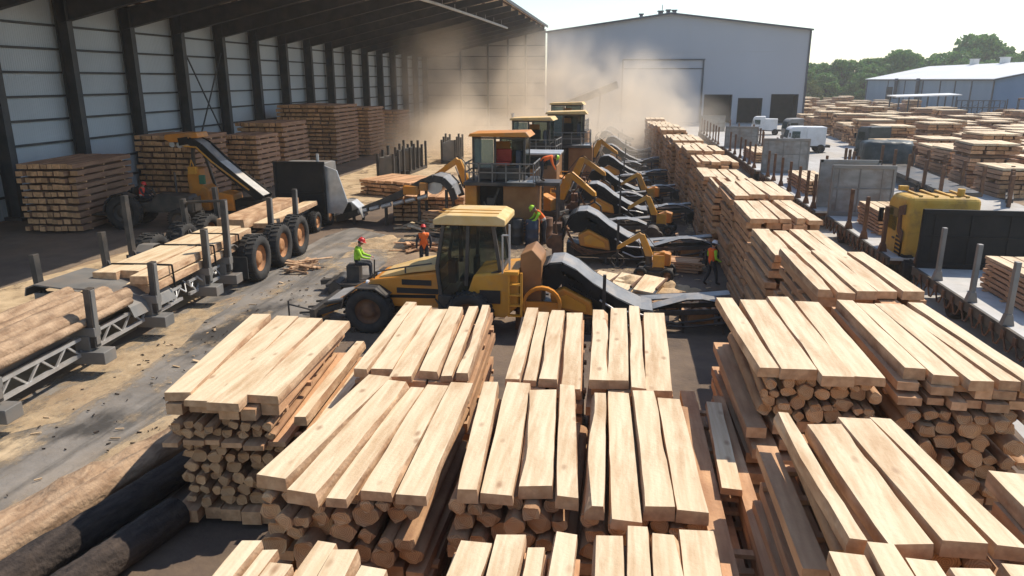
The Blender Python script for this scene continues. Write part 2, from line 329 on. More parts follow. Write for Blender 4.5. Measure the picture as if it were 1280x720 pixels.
# ---------------------------------------------------------------- camera, light, world
cam = bpy.data.cameras.new('camera'); co = bpy.data.objects.new('camera', cam); COL.objects.link(co)
co.location = (0, 0, 9); co.rotation_euler = (R(90 - 15.7), 0, R(8.6))
cam.sensor_width = 36; cam.lens = 926 / 1280 * 36; cam.clip_end = 6000
scene.camera = co
SUN_EL, SUN_AZ = 50, 48          # azimuth measured from +Y towards +X
sun = bpy.data.lights.new('sun', 'SUN'); so = bpy.data.objects.new('sun', sun); COL.objects.link(so)
sun.energy = 3.9; sun.angle = R(.5); sun.color = (1, .895, .75)
dirv = Vector((math.sin(R(SUN_AZ)) * math.cos(R(SUN_EL)), math.cos(R(SUN_AZ)) * math.cos(R(SUN_EL)), math.sin(R(SUN_EL))))
so.rotation_euler = (-dirv).to_track_quat('-Z', 'Y').to_euler(); so.location = (40, 40, 60)
w = bpy.data.worlds.new('World'); scene.world = w; w.use_nodes = True
wn = w.node_tree.nodes; wl = w.node_tree.links; wn.clear()
sky = wn.new('ShaderNodeTexSky'); sky.sky_type = 'NISHITA'; sky.sun_disc = False
sky.sun_elevation = R(SUN_EL); sky.sun_rotation = R(SUN_AZ); sky.dust_density = .35; sky.air_density = 1.15; sky.ozone_density = 2.0; sky.altitude = 50
bg = wn.new('ShaderNodeBackground'); bg.inputs[1].default_value = .122
wo = wn.new('ShaderNodeOutputWorld'); wl.new(sky.outputs[0], bg.inputs[0]); wl.new(bg.outputs[0], wo.inputs[0])
scene.view_settings.view_transform = 'Standard'; scene.view_settings.look = 'None'
scene.view_settings.exposure = EXPOSURE if 'EXPOSURE' in globals() else 0.58
scene.view_settings.gamma = 1
scene.render.engine = 'CYCLES'
scene.cycles.use_denoising = True
scene.cycles.max_bounces = 6; scene.cycles.diffuse_bounces = 4; scene.cycles.glossy_bounces = 2; scene.cycles.volume_bounces = 3
scene.cycles.transparent_max_bounces = 8; scene.cycles.transmission_bounces = 2
scene.cycles.volume_step_rate = 2.0; scene.cycles.volume_max_steps = 96
scene.cycles.sample_clamp_indirect = 4
scene.render.resolution_x = 1024; scene.render.resolution_y = 576

# ---------------------------------------------------------------- ground
def sheet_poly(name, poly, z, m, nsub=0, rag=0, seed=0):
    """flat polygon with a ragged outline"""
    r = random.Random(seed); pts = []
    for (a, b) in zip(poly, poly[1:] + poly[:1]):
        L = math.dist(a, b); n = max(1, int(L / 1.2)) if rag else 1
        for i in range(n):
            t = i / n; x = a[0] + (b[0] - a[0]) * t; y = a[1] + (b[1] - a[1]) * t
            if rag: x += (mnoise.noise((x * .35, y * .35, seed)) + .5 * mnoise.noise((x * 1.3, y * 1.3, seed))) * rag; y += mnoise.noise((x * .5, y * .5, seed + 9)) * rag
            pts.append((x, y, z))
    o = MB().add(pts, [tuple(range(len(pts)))]).build(name, m)
    return tag(o, kind='structure')
tag(MB().add([(-1200, -300, 0), (1200, -300, 0), (1200, 1200, 0), (-1200, 1200, 0)], [(0, 1, 2, 3)]).build('ground', 'dirt'), kind='structure')
sheet_poly('concrete_yard', [(10.8, -5), (130, -5), (150, 330), (9.5, 330), (9.8, 120), (10.4, 60)], .004, 'concrete', rag=.35, seed=3)
sheet_poly('earth_yard', [(29, 58), (150, 58), (160, 335), (45, 335), (37, 170), (31, 100)], .008, 'dirt', rag=.9, seed=31)
sheet_poly('asphalt_lane', [(-16.2, 2), (-9.2, 2), (-9.6, 17), (-10.4, 26), (-11.5, 33), (-13.5, 42), (-17, 44), (-18, 36), (-17.2, 20)], .004, 'lane', rag=.5, seed=5)
sheet_poly('shed_floor', [(-40, 10), (-27.2, 10), (-26.6, 60), (-27.5, 110), (-28, 149), (-40, 149)], .004, 'shedfloor', rag=.5, seed=7)
sheet_poly('sawdust_strip', [(-27.6, 14), (-17.5, 14), (-18, 30), (-20, 42), (-17, 62), (-13, 90), (-14, 140), (-27, 140), (-27.2, 90), (-26.8, 62), (-24.5, 52), (-26.5, 40)], .008, 'sawdustcover', rag=.8, seed=8)
sheet_poly('sawdust_patch', [(-17.4, 13), (-14.9, 16.5), (-15.2, 22.5), (-16.2, 29), (-17.2, 27)], .012, 'sawdustthin', rag=.5, seed=12)
sheet_poly('sawdust_patch', [(-13.2, 9.8), (-11.6, 10.2), (-10.6, 15), (-11.2, 18), (-12.4, 17), (-12.7, 13)], .012, 'sawdustthin', rag=.5, seed=14)
sheet_poly('sawdust_film', [(-16.5, 9), (-9, 9), (-9.4, 20), (-10, 30), (-4, 34), (4.4, 30), (4.4, 50), (-9.5, 50), (-16, 42), (-17.5, 30)], .02, 'sawdusttrace', rag=.5, seed=41)
sheet_poly('sawdust_patch', [(-14.8, 36), (-12, 37.5), (-11.4, 41), (-14.4, 41)], .016, 'sawdustthin', rag=.6, seed=15)
sheet_poly('sawdust_patch', [(-3.2, 38.8), (-.2, 39.4), (-.6, 41.2), (-3.4, 41.4)], .012, 'sawdustthin', rag=.5, seed=16)
sheet_poly('sawdust_patch', [(-1.2, 29.4), (2.2, 29.8), (2.6, 33), (-.9, 34.2)], .012, 'sawdustthin', rag=.5, seed=17)
sheet_poly('sawdust_patch', [(-17, 66), (-12, 62), (-9.6, 70), (-10, 95), (-15, 100)], .012, 'sawdustthin', rag=.7, seed=18)

def heap(loc, sx, sy, h, seed, label):
    n = 26; vs = []; fs = []
    for j in range(n + 1):
        for i in range(n + 1):
            u, v = i / n * 2 - 1, j / n * 2 - 1
            d = math.sqrt(u * u + v * v) + .35 * mnoise.noise((u * 1.7 + seed, v * 1.7, seed))
            z = h * max(0, 1 - d * 1.05) ** 1.1 * (1 + .5 * mnoise.noise((u * 4, v * 4, seed + 3))) - .03
            vs.append((u * sx, v * sy, z))
    for j in range(n):
        for i in range(n): a = j * (n + 1) + i; fs.append((a, a + 1, a + n + 2, a + n + 1))
    o = MB().add(vs, fs, 0, True).build('sawdust_heap', 'sawdust', None, loc)
    return tag(o, label, 'sawdust heap', 'heaps of sawdust on the yard')
heap((-13.2, 39.4, 0), 2.6, 1.3, .55, 1, 'low pale sawdust heap in front of the long left conveyor')
heap((-1.6, 40.2, 0), 1.9, 1.1, .4, 2, 'sawdust heap beside the worker in the lime helmet')
heap((.6, 31.6, 0), 2.4, 1.5, .8, 4, 'widest sawdust heap lying between the two nearest belt conveyors')
heap((2.4, 32.6, 0), 1.2, .9, .35, 6, 'small sawdust heap near the worker by the long plank row')
heap((-24.2, 37, 0), 2.4, 2.0, .35, 8, 'flat sawdust heap at the shade edge left of the log trailer')
heap((36, 57, 0), 4.5, 2.0, .9, 9, 'grey tan heap at the edge of the yard stacks, on pale concrete')

def bank(pts, w_, h, m, label, seed):
    vs = []; n = 12; k = len(pts)
    P = []
    for a, b in zip(pts, pts[1:]):
        for i in range(14): u = i / 14; P.append((a[0] + (b[0] - a[0]) * u, a[1] + (b[1] - a[1]) * u))
    for i, (x, y) in enumerate(P):
        e = math.sin(math.pi * i / (len(P) - 1)) ** .5
        for j in range(n + 1):
            u = j / n * 2 - 1; z = h * e * max(0, 1 - u * u) * (1 + .9 * mnoise.noise((x * 1.8, y * 1.8 + u, seed))) + .12 * h * mnoise.noise((x * 7, y * 7, u * 9)) - .02
            vs.append((x + u * w_ * (1 + .3 * mnoise.noise((y * .9, u, seed))), y, z))
    fs = [(i * (n + 1) + j, i * (n + 1) + j + 1, (i + 1) * (n + 1) + j + 1, (i + 1) * (n + 1) + j) for i in range(len(P) - 1) for j in range(n)]
    return tag(MB().add(vs, fs, 0, True).build('bark_bank', m), label, None, None, 'stuff')
bank([(-13.4, 7), (-12.3, 12.5), (-11.0, 17), (-10.3, 20.5)], .75, .3, 'barkbrown', 'rough bank of bark and sawdust along the lane edge', 3)
def scatter(name, n, region, size, m, seed, label):
    r = random.Random(seed); mb = MB()
    for _ in range(n):
        x0, x1, y0, y1 = r.choice(region); x = r.uniform(x0, x1); y = r.uniform(y0, y1); L = r.uniform(*size)
        mb.box((x, y, .03 + r.random() * .03), (L * r.uniform(.12, .35), L, .03), 0, (r.uniform(-.15, .15), r.uniform(-.2, .2), r.uniform(0, 3.1)))
    return tag(mb.build(name, m), label, None, None, 'stuff')
scatter('wood_scraps', 420, [(-16, -10, 11, 34), (-9, 4.4, 27, 46), (-9, 4, 46, 75), (-25, -17, 15, 45), (-4.5, 4.4, 27, 36), (11, 12.4, 14, 60)], (.05, .28), 'scrap', 21, 'loose wood scraps littering the yard')
scatter('bark_crumbs', 500, [(-16, -9, 10, 33), (-13, -9, 9, 19), (-9, 4.4, 27, 46)], (.04, .14), 'bark', 22, 'dark bark crumbs littering the yard')

# ---------------------------------------------------------------- timber
def wood_plank(mb, a, b, w, t, r, wane=.5, seg=9, m=(0, 1, 2), end_ang=True):
    """sawn plank from a to b (bottom centre line) with wandering waney edges"""
    a, b = Vector(a), Vector(b); d = (b - a); L = d.length; d.normalize(); n = Vector((d.y, -d.x, 0))
    s1, s2, s3 = (r.uniform(0, 90) for _ in range(3)); vs = []
    sk = r.uniform(-.06, .06)
    taper = r.uniform(-.06, .06)
    bk1, bk2 = (r.choice((.05, .06, .06, .08, .08, .1, .1, .22)) for _ in range(2))
    for i in range(seg + 1):
        u = i / seg; c = a + d * (L * u)
        hw = w / 2 * (1 + taper * (u - .5))
        e1 = hw * (1 + .04 * wane * mnoise.noise((u * 1.6, s1, 0)) ) + .022 * wane * mnoise.noise((u * 9, s1, 5))
        e2 = hw * (1 + .04 * wane * mnoise.noise((u * 1.6, s2, 0))) + .022 * wane * mnoise.noise((u * 9, s2, 5))
        w1 = max(0, mnoise.noise((u * 2.5, s2, 3)) + .12) * bk1 * wane; w2 = max(0, mnoise.noise((u * 2.5, s1, 7)) + .12) * bk2 * wane
        bow = .02 * mnoise.noise((u * 1.3, s3, 1)) * wane
        for off, h in ((-e1, 0), (e2, 0), (e2, t * .45), (e2 - w2 - .008, t), (-e1 + w1 + .008, t), (-e1, t * .45)):
            p = c + n * (off + bow) + d * (sk * off / max(w, .1) * 1.0 if i in (0, seg) else 0); vs.append((p.x, p.y, p.z + h))
    fs, ms = [], []
    for i in range(seg):
        for k in range(6):
            fs.append((i * 6 + k, i * 6 + (k + 1) % 6, (i + 1) * 6 + (k + 1) % 6, (i + 1) * 6 + k)); ms.append((m[0], m[1], m[1], m[0], m[1], m[1])[k])
    fs.append((5, 4, 3, 2, 1, 0)); o = seg * 6; fs.append(tuple(o + k for k in range(6))); ms += [m[2], m[2]]
    fs = [tuple(reversed(f)) for f in fs]
    return mb.add(vs, fs, ms)
PL = ['sawn', 'wane', 'end']
def plank_thing(a, b, w, t, r, label, group, wane=.5, name='plank', cat='plank', mats=PL):
    a, b = Vector(a), Vector(b); mb = MB(); wood_plank(mb, (0, 0, 0), b - a, w, t, r, wane)
    return tag(mb.build(name, mats, None, a), label, cat, group)

def board_layer(mb, w, L, z, t, n, r, jit=.1, sides=.06, m=(0, 1)):
    ws = [r.uniform(.7, 1.3) for _ in range(n)]; s = sum(ws); x = -w / 2
    for k, q in enumerate(ws):
        bw = q / s * w; off = 0
        if k == 0: off = -abs(r.gauss(0, sides))
        if k == n - 1: off = abs(r.gauss(0, sides))
        th = t * r.uniform(.82, 1.0); jy = r.gauss(0, jit); ll = L * r.uniform(.95, 1.02)
        mb.box((x + bw / 2 + off, jy, z + th / 2), (bw * r.uniform(.86, .97), ll, th), m[0], (0, r.uniform(-.012, .012), r.uniform(-.014, .014)), m[1])
        x += bw
def stack_parts(root, w, L, z0, z1, r, lh=.3, n=5, mats=('board', 'end'), st=4, jit=.1, sides=.06):
    k = max(1, round((z1 - z0) / lh)); h = (z1 - z0) / k; sp = h * .26
    for i in range(k):
        mb = MB(); board_layer(mb, w, L, z0 + i * h + sp, h - sp - .004, n, r, jit, sides); mb.build('board_layer', mats, root)
        for j in range(st):
            y = -L / 2 + L * (j + .5) / st + r.uniform(-.1, .1); ex = max(-.02, r.uniform(-.2, .17)); ex2 = max(-.02, r.uniform(-.2, .17))
            b = MB().box(((ex - ex2) / 2, y, z0 + i * h + sp / 2), (w + ex + ex2, .14, sp * .96), 0)
            b.build('spacer_stick', ['board'], root)

def top_planks(X0, X1, X0b, X1b, Y0, Y1, z, n, r, desc, group, t=.26, tone=PL, gaps=.03):
    t0 = t; t = t * .72
    """n individual planks side by side; front edge X0..X1 at Y0, back edge X0b..X1b at Y1"""
    ws = [r.uniform(.75, 1.3) for _ in range(n)]; s = sum(ws); u = 0; out = []
    for k, q in enumerate(ws):
        c = u + q / s / 2; u += q / s
        xa = X0 + (X1 - X0) * c; xb = X0b + (X1b - X0b) * c
        wd = q / s * ((X1 - X0) + (X1b - X0b)) / 2 - r.uniform(0, gaps * 2.2) * r.choice((.5, 1, 1.6))
        ja, jb = r.gauss(0, .12), r.gauss(0, .14); tw = r.gauss(0, .02)
        out.append(plank_thing((xa + tw, Y0 + ja, z - t0), (xb - tw, Y1 + jb, z - t0), wd, t * r.uniform(.85, 1.35), r,
                               f'{ORD[k]} plank from left on the {desc}', group, r.uniform(.35, .9)))
    return out

def log_tier(X0, X1, Y0, Y1, z0, z1, rad, r, label, group, ang=0, pivot=None):
    """hand stacked round logs lying along Y; returns number"""
    z = z0; row = 0; cnt = 0
    while True:
        rr = [r.uniform(*rad) for _ in range(60)]
        x = X0 + (row % 2) * rad[0] * .7; i = 0; big = max(rr[:8]); 
        if z + 2 * rad[0] * .9 > z1: break
        while True:
            q = min(rr[i % 60], (z1 - z) / 2); i += 1
            if x + 2 * q > X1 + .05: break
            cx = x + q; cz = z + q + r.uniform(0, .03); x += 2 * q + (r.uniform(.0, .03) if r.random() < .8 else r.uniform(.05, .16))
            mb = MB(); n = 11; L = Y1 - Y0; j0, j1 = r.gauss(0, .09), r.gauss(0, .12); s = r.uniform(0, 99); sq = r.choice((1, 1, 1, .9, .8, .72)); cut = r.choice((9, 9, 9, .55, .7)) * q
            vs = []
            for yy in (0, L * .5, L + j1):
                for k in range(n):
                    t = 2 * math.pi * k / n; ra = q * (1 + .3 * mnoise.noise((math.cos(t) * 1.2 + s, math.sin(t) * 1.2, 0)))
                    vs.append((ra * math.cos(t), yy + (0 if yy else j0) + (.03 * math.sin(t * 3 + s) if not yy else 0), min(cut, ra * math.sin(t) * sq)))
            fs = [(a * n + k, a * n + (k + 1) % n, (a + 1) * n + (k + 1) % n, (a + 1) * n + k) for a in (0, 1) for k in range(n)]
            mb.add(vs, [tuple(reversed(f)) for f in fs], 0, True)
            mb.add(vs[:n], [tuple(range(n))], 1); mb.add(vs[2 * n:], [tuple(range(n - 1, -1, -1))], 1)
            loc = Vector((cx, Y0, cz)); rz = r.gauss(0, .012) + ang
            if pivot: loc = Vector(pivot) + Matrix.Rotation(ang, 3, 'Z') @ (loc - Vector(pivot))
            o = mb.build('log', ['log', 'logend'], None, loc, rz); tag(o, label, 'log', group); cnt += 1
        z += (rad[0] + rad[1]) * .9; row += 1
    return cnt
def lumber_stack(label, loc, rotz, w, L, z0, z1, seed, group='stacks of sawn lumber', **k):
    t = thing('lumber_stack', label, 'lumber stack', (loc[0], loc[1], 0), rotz, group)
    stack_parts(t, w, L, z0, z1, random.Random(seed), **k); return t

GP = 'sawn planks laid on top of the stacks'
GL = 'round logs packed in the front stacks'
r = random.Random(5)
# A: tall stack by the lane
dA = 'tall small log stack beside the lane'
top_planks(-8.95, -6.6, -9.75, -6.85, 12.4, 17.6, 3.0, 4, r, dA, GP, .2)
t = lumber_stack('board bundle bearing the planks on the small log pile by the lane', (-8.0, 15.0), R(6), 2.3, 5.0, 2.42, 2.79, 101, n=6)
log_tier(-8.85, -6.5, 12.55, 17.3, 2.0, 2.42, (.1, .13), r, 'thin log in the upper tier of the small log pile by the lane', GL, R(6), (-7.7, 12.5, 0))
t = lumber_stack('thin layer of boards splitting the small log pile beside the lane', (-8.0, 15.0), R(6), 2.45, 5.1, 1.84, 2.0, 102, n=6, lh=.2)
log_tier(-8.8, -6.5, 12.7, 17.2, .42, 1.84, (.105, .165), r, 'thin round log in the lower tier of the small log pile by the lane', GL, R(6), (-7.7, 12.5, 0))
t = lumber_stack('lowest board layer on the ground under the small log pile by the lane', (-8.0, 15.0), R(6), 2.4, 4.9, .0, .42, 103, n=6)
for k, (xa, ya, xb, yb, z) in enumerate([(-6.28, 12.9, -6.62, 17.4, 2.25), (-5.98, 13.2, -6.3, 17.9, 2.0)]):
    plank_thing((xa, ya, z), (xb, yb, z), .26, .2, r, ['narrow plank on the right flank of the small log pile', 'lower outer plank against the right flank of the small log pile'][k], GP)
lumber_stack('low bundle wedged between the small log pile and the stack behind', (-6.15, 15.6), R(4), .75, 4.4, 0, 1.98, 104, n=2)
# B
dB = 'wide stack of thick logs in the front left'
top_planks(-5.62, -2.72, -5.2, -2.98, 9.6, 13.85, 3.0, 5, r, dB, GP, .25)
log_tier(-5.55, -2.8, 9.72, 13.6, 1.55, 2.74, (.12, .235), r, 'thick round log under the planks of the wide front left stack', GL)
lumber_stack('lower boards under the thick logs of the wide front left stack', (-4.15, 11.75), 0, 2.5, 4.1, 0, 1.54, 105, n=6)
# C
dC = 'stack just below the wheel loader'
top_planks(-5.65, -3.1, -5.98, -3.5, 14.25, 19.3, 3.0, 6, r, dC, GP, .22)
lumber_stack('lumber stack standing just below the wheel loader', (-4.55, 16.75), R(4), 2.45, 4.9, 0, 2.78, 106, n=5)
# D
top_planks(-2.32, -.68, -2.58, -.92, 14.3, 19.2, 3.0, 4, r, 'left stack of the pair below the nearest conveyor', GP, .22)
top_planks(-.55, 1.16, -.72, 1.22, 14.3, 19.5, 3.0, 4, r, 'right stack of the pair below the nearest conveyor', GP, .22)
lumber_stack('left lumber stack of the pair below the nearest conveyor', (-1.62, 16.75), R(3), 1.6, 4.8, 0, 2.78, 107, n=4)
lumber_stack('right lumber stack of the pair below the nearest conveyor', (.28, 16.9), R(1), 1.65, 4.9, 0, 2.78, 108, n=4)
# E
top_planks(-2.42, -.5, -2.74, -.76, 9.85, 14.0, 3.0, 4, r, 'left stack of the pair in the middle front', GP, .26)
top_planks(-.34, 1.4, -.56, 1.3, 9.75, 14.0, 3.0, 4, r, 'right stack of the pair in the middle front', GP, .26)
log_tier(-2.5, -.55, 9.95, 13.8, 1.9, 2.74, (.11, .2), r, 'log under the planks of the middle front pair, left stack', GL)
log_tier(-.45, 1.5, 9.85, 13.8, 1.9, 2.74, (.11, .2), r, 'log under the planks of the middle front pair, right stack', GL)
lumber_stack('lower boards under the logs of the middle front pair, left stack', (-1.6, 11.9), R(2), 1.85, 4.0, 0, 1.89, 109, n=4)
lumber_stack('lower boards under the logs of the middle front pair, right stack', (.45, 11.9), R(1), 1.9, 4.0, 0, 1.89, 110, n=4)
# F (cut by the lower edge)
top_planks(-5.1, -2.72, -5.0, -2.78, 4.0, 8.05, 3.0, 6, r, 'nearest left stack, cut off by the lower edge', GP, .24)
top_planks(-2.05, -.42, -2.05, -.45, 4.6, 8.8, 3.0, 4, r, 'nearest middle stack, cut off by the lower edge', GP, .24)
top_planks(-.22, 1.45, -.2, 1.48, 4.9, 9.05, 3.0, 4, r, 'nearest stack right of centre, cut by lower edge', GP, .24)
lumber_stack('nearest left lumber stack, cut off by the lower edge', (-3.9, 6.0), 0, 2.25, 3.9, 0, 2.75, 111)
lumber_stack('nearest middle lumber stack, cut off by the lower edge', (-1.23, 6.7), 0, 1.6, 4.0, 0, 2.75, 112, n=4)
lumber_stack('nearest lumber stack right of centre, cut by the lower edge', (.63, 7.0), 0, 1.65, 4.0, 0, 2.75, 113, n=4)
# G
top_planks(2.5, 4.78, 2.3, 4.72, 13.1, 17.8, 4.0, 4, r, 'left tall stack fronting the long row', GP, .26)
top_planks(5.1, 7.4, 5.1, 7.1, 13.2, 17.9, 4.0, 5, r, 'right tall stack fronting the long row', GP, .26)
log_tier(2.65, 4.75, 13.25, 17.6, 2.85, 3.74, (.08, .17), r, 'small log under the planks of the left tall stack', GL)
log_tier(5.1, 7.4, 13.2, 17.6, 1.6, 3.3, (.11, .21), r, 'round log in the front face of the right tall stack', GL)
lumber_stack('tall left stack at the front end of the long plank row', (3.62, 15.4), R(1.5), 2.25, 4.6, 0, 2.84, 114, jit=.16, sides=.1)
lumber_stack('board bundle above the logs of the right tall stack', (6.2, 15.5), 0, 2.15, 4.6, 3.3, 3.74, 115, n=6, lh=.22)
lumber_stack('lower boards under the logs of the right tall stack', (6.2, 15.5), 0, 2.2, 4.5, 0, 1.6, 116)
# H, I, J
top_planks(2.5, 4.72, 2.38, 4.28, 8.0, 11.25, 4.0, 4, r, 'tall stack in front of the long row', GP, .26, gaps=.09)
log_tier(2.65, 4.6, 8.2, 11.1, 3.4, 3.74, (.14, .2), r, 'half round log under the planks in front of the long row', GL)
lumber_stack('tall stack standing in front of the long plank row', (3.55, 9.65), R(1), 2.1, 3.2, 0, 3.38, 117, jit=.12, sides=.12)
top_planks(2.45, 4.7, 2.42, 4.6, 3.6, 7.55, 4.0, 5, r, 'nearest right stack, cut off by the lower edge', GP, .24)
lumber_stack('nearest right lumber stack, cut off by the lower edge', (3.55, 5.5), 0, 2.1, 3.8, 0, 3.75, 118)
top_planks(4.95, 6.9, 4.95, 6.9, 5.4, 9.6, 4.0, 4, r, 'stack cut off by the right edge of the picture', GP, .26)
lumber_stack('lumber stack cut off by the right edge of the picture', (5.95, 7.5), 0, 1.95, 4.1, 0, 3.73, 119)
plank_thing((1.98, 11.4, 2.32), (2.06, 14.9, 2.32), .34, .12, r, 'loose plank lying in the gap beside the tall left stack', GP)
lumber_stack('rough low bundle leaning against the foot of the left tall stack', (2.08, 12.6), R(1), .62, 6.6, 0, 2.3, 120, n=2, jit=.3, sides=.1)
lumber_stack('rough low bundle against the foot of the nearest right stack', (2.06, 6.6), R(-1), .6, 4.6, 0, 1.9, 121, n=2, jit=.3, sides=.1)
plank_thing((1.56, 9.7, 1.9), (1.62, 13.4, 1.9), .24, .2, r, 'narrow board on edge along the right of the middle front pair', GP)

# the long row
ROW = []
y = 18.85
def rowx(Y): return 4.82 if Y < 36 else 4.82 - (Y - 36) * .032
protos = []
for k in range(3):
    lab = f'{ORD[k]} stack back from the front pair in the long plank row'
    t = lumber_stack(lab, (0, 0), 0, 2.45, 4.4, 0, 3.74, 130 + k, group='stacks of the long plank row', n=5, jit=.17, sides=.1, lh=.33, mats=('board', 'end'))
    protos.append(t)
k = 0
while y < 108:
    L = 4.4; x0 = rowx(y) + r.uniform(-.14, .14); dz = r.choice((-.34, -.12, 0, .1, .22)) + r.uniform(-.06, .06) if k else 0
    lab = f'{ORD[k]} stack back from the front pair in the long plank row'
    if k < 3: t = protos[k]; t.location = (x0 + 1.25, y + L / 2, 0)
    else: t = dup(protos[k % 3], lab, (x0 + 1.25, y + L / 2, 0), R(r.uniform(-1, 1)) + (math.pi if k % 2 else 0), 1, 'stacks of the long plank row')
    t.scale = (1, 1, (3.74 + dz) / 3.74)
    ztop = 4.0 + dz
    if k < 9:
        top_planks(x0 - .05, x0 + 2.6, x0 - .1, x0 + 2.5, y - .1, y + L + .1, ztop, 4 if k % 2 else 5, r, f'{ORD[k]} stack back in the long row', GP, .25, gaps=.1)
    else:
        mb = MB()
        for q in range(4): wood_plank(mb, (-.95 + q * .64, -L / 2, 3.745), (-.97 + q * .64, L / 2, 3.745), .58, .25, r, .6, 5)
        mb.build('top_planks', PL, t)
    y += L + r.uniform(.3, .75); k += 1

# dark logs on the ground, front left
def ground_log(a, b, ra, rb, m, label, seed, mend='end'):
    a, b = Vector(a), Vector(b); L = (b - a).length; n = 28; sg = 44; mb = MB(); vs = []
    for i in range(sg + 1):
        u = i / sg; rr = ra + (rb - ra) * u
        for k in range(n):
            t = 2 * math.pi * k / n
            q = rr * (1 + .1 * mnoise.noise((math.cos(t) * 1.5, math.sin(t) * 1.5, u * 5 + seed)) + .11 * mnoise.noise((math.cos(t) * 4, math.sin(t) * 4, u * 26 + seed)) + .04 * mnoise.noise((math.cos(t) * 11, math.sin(t) * 11, u * 40 + seed)))
            vs.append((q * math.cos(t), L * u, q * math.sin(t) + rr * .97))
    mb.add(vs, [(a_ * n + (k + 1) % n, a_ * n + k, (a_ + 1) * n + k, (a_ + 1) * n + (k + 1) % n) for a_ in range(sg) for k in range(n)], 0, True)
    mb.add(vs[:n], [tuple(range(n))], 1); mb.add(vs[-n:], [tuple(range(n - 1, -1, -1))], 1)
    d = b - a
    return tag(mb.build('log', [m, mend], None, a, math.atan2(-d.x, d.y)), label, 'log', 'whole logs lying by the lane')
ground_log((-11.3, 6.8, 0), (-9.75, 14.6, 0), .36, .33, 'bark', 'dark barked log lying alongside the tan log by the lane', 3)
ground_log((-10.0, 6.6, 0), (-8.95, 12.4, 0), .38, .34, 'bark', 'dark barked log nearest to the small log pile', 7, 'bark')
ground_log((-12.35, 6.2, 0), (-10.35, 18.2, 0), .34, .26, 'barkbrown', 'long tan log with stripped bark along the lane edge', 11)

# stacks in the shed (in shade)
GS = 'lumber stacks along the shed wall'
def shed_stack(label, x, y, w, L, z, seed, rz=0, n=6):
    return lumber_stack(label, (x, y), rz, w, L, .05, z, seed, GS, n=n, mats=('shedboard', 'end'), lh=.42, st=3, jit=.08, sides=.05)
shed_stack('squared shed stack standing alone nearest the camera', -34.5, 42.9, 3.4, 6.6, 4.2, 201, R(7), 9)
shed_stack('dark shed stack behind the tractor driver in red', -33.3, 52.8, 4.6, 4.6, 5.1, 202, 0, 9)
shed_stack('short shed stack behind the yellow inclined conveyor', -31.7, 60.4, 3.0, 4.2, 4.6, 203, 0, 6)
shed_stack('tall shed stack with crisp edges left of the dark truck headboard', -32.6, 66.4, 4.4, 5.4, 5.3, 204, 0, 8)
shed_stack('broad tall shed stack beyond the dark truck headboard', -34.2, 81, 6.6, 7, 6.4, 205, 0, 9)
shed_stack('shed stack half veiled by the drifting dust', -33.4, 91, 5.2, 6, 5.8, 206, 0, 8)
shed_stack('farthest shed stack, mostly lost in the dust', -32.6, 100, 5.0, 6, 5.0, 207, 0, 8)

# low flat lumber between shed and machines
lumber_stack('low flat lumber pile on sawdust beside the long left conveyor', (-17.9, 58.8), R(-20), 5.5, 4.4, 0, 1.25, 210, n=8, lh=.32)
lumber_stack('red brown lumber pile under the long left conveyor', (-12.6, 48.6), R(2), 4.6, 4.0, 0, 1.7, 211, n=8, lh=.3)

# ---------------------------------------------------------------- yard stacks, far right
YV = []
def yard_mesh(seed, w, L, h):
    rr = random.Random(seed); mb = MB(); k = max(3, int(h / .34)); lh = h / k
    for i in range(k):
        if i % 4 == 3: [mb.box((0, yy, i * lh + lh * .3), (w, .3, lh * .6), 0) for yy in (-L * .35, 0, L * .35)]
        else: board_layer(mb, w, L, i * lh, lh * .9, 4, rr, .12, .08)
    for q in range(4): mb.box((-w / 2 + w * (q + .5) / 4, rr.gauss(0, .1), h + .1), (w / 4 * .92, L, .18), 2, (0, 0, rr.uniform(-.02, .02)))
    me = mb.build('yard_stack', ['yardboard', 'end', 'sawn'])
    return me
ry = random.Random(77)
for i in range(7): YV.append(yard_mesh(300 + i, ry.uniform(3.0, 4.2), ry.uniform(3.6, 5.4), ry.uniform(2.0, 3.8)))
free = list(YV); nY = 0
def yard_place(x, y, rz=0):
    global nY
    if free: o = free.pop()
    else:
        o = YV[nY % 7].copy(); COL.objects.link(o)
    o.location = (x, y, 0); o.rotation_euler = (0, 0, rz); nY += 1
    return o
yl = []
Y = 66.0; row = 0
while Y < 318:
    x0 = 30 + (Y - 66) * .07 + ry.uniform(-1, 1.5)
    xr = Y * .585 + 3       # right frame limit
    x = x0
    while x < min(xr, 96):
        blocked = (60 < x < 80 and 168 < Y < 212) or (x > 78 and 150 < Y < 330) or (x > 70 and Y > 210 and x > 84)
        if not blocked and ry.random() < (.93 if Y < 170 else .88): yl.append((x + ry.uniform(-.4, .4), Y + ry.uniform(-.8, .8)))
        x += ry.uniform(4.7, 5.6) if Y < 130 else ry.uniform(4.9, 7)
    Y += ry.uniform(5.8, 7) if Y < 130 else ry.uniform(7.5, 10.5); row += 1
for j, (x, y) in enumerate(yl):
    o = yard_place(x, y, R(ry.uniform(-4, 4)) + (math.pi / 2 if ry.random() < .25 else 0))
    if y < 95:
        lab, g = 'lumber stack in the near rows of the far yard, beyond the flatbeds', 'near lumber stacks of the far yard'
    elif y < 170:
        lab, g = 'lumber stack in the middle rows of the far yard', 'middle lumber stacks of the far yard'
    else:
        lab, g = 'small distant lumber stack out towards the trees', 'distant lumber stacks of the far yard'
    tag(o, lab, 'lumber stack', g)
print('yard stacks', len(yl))
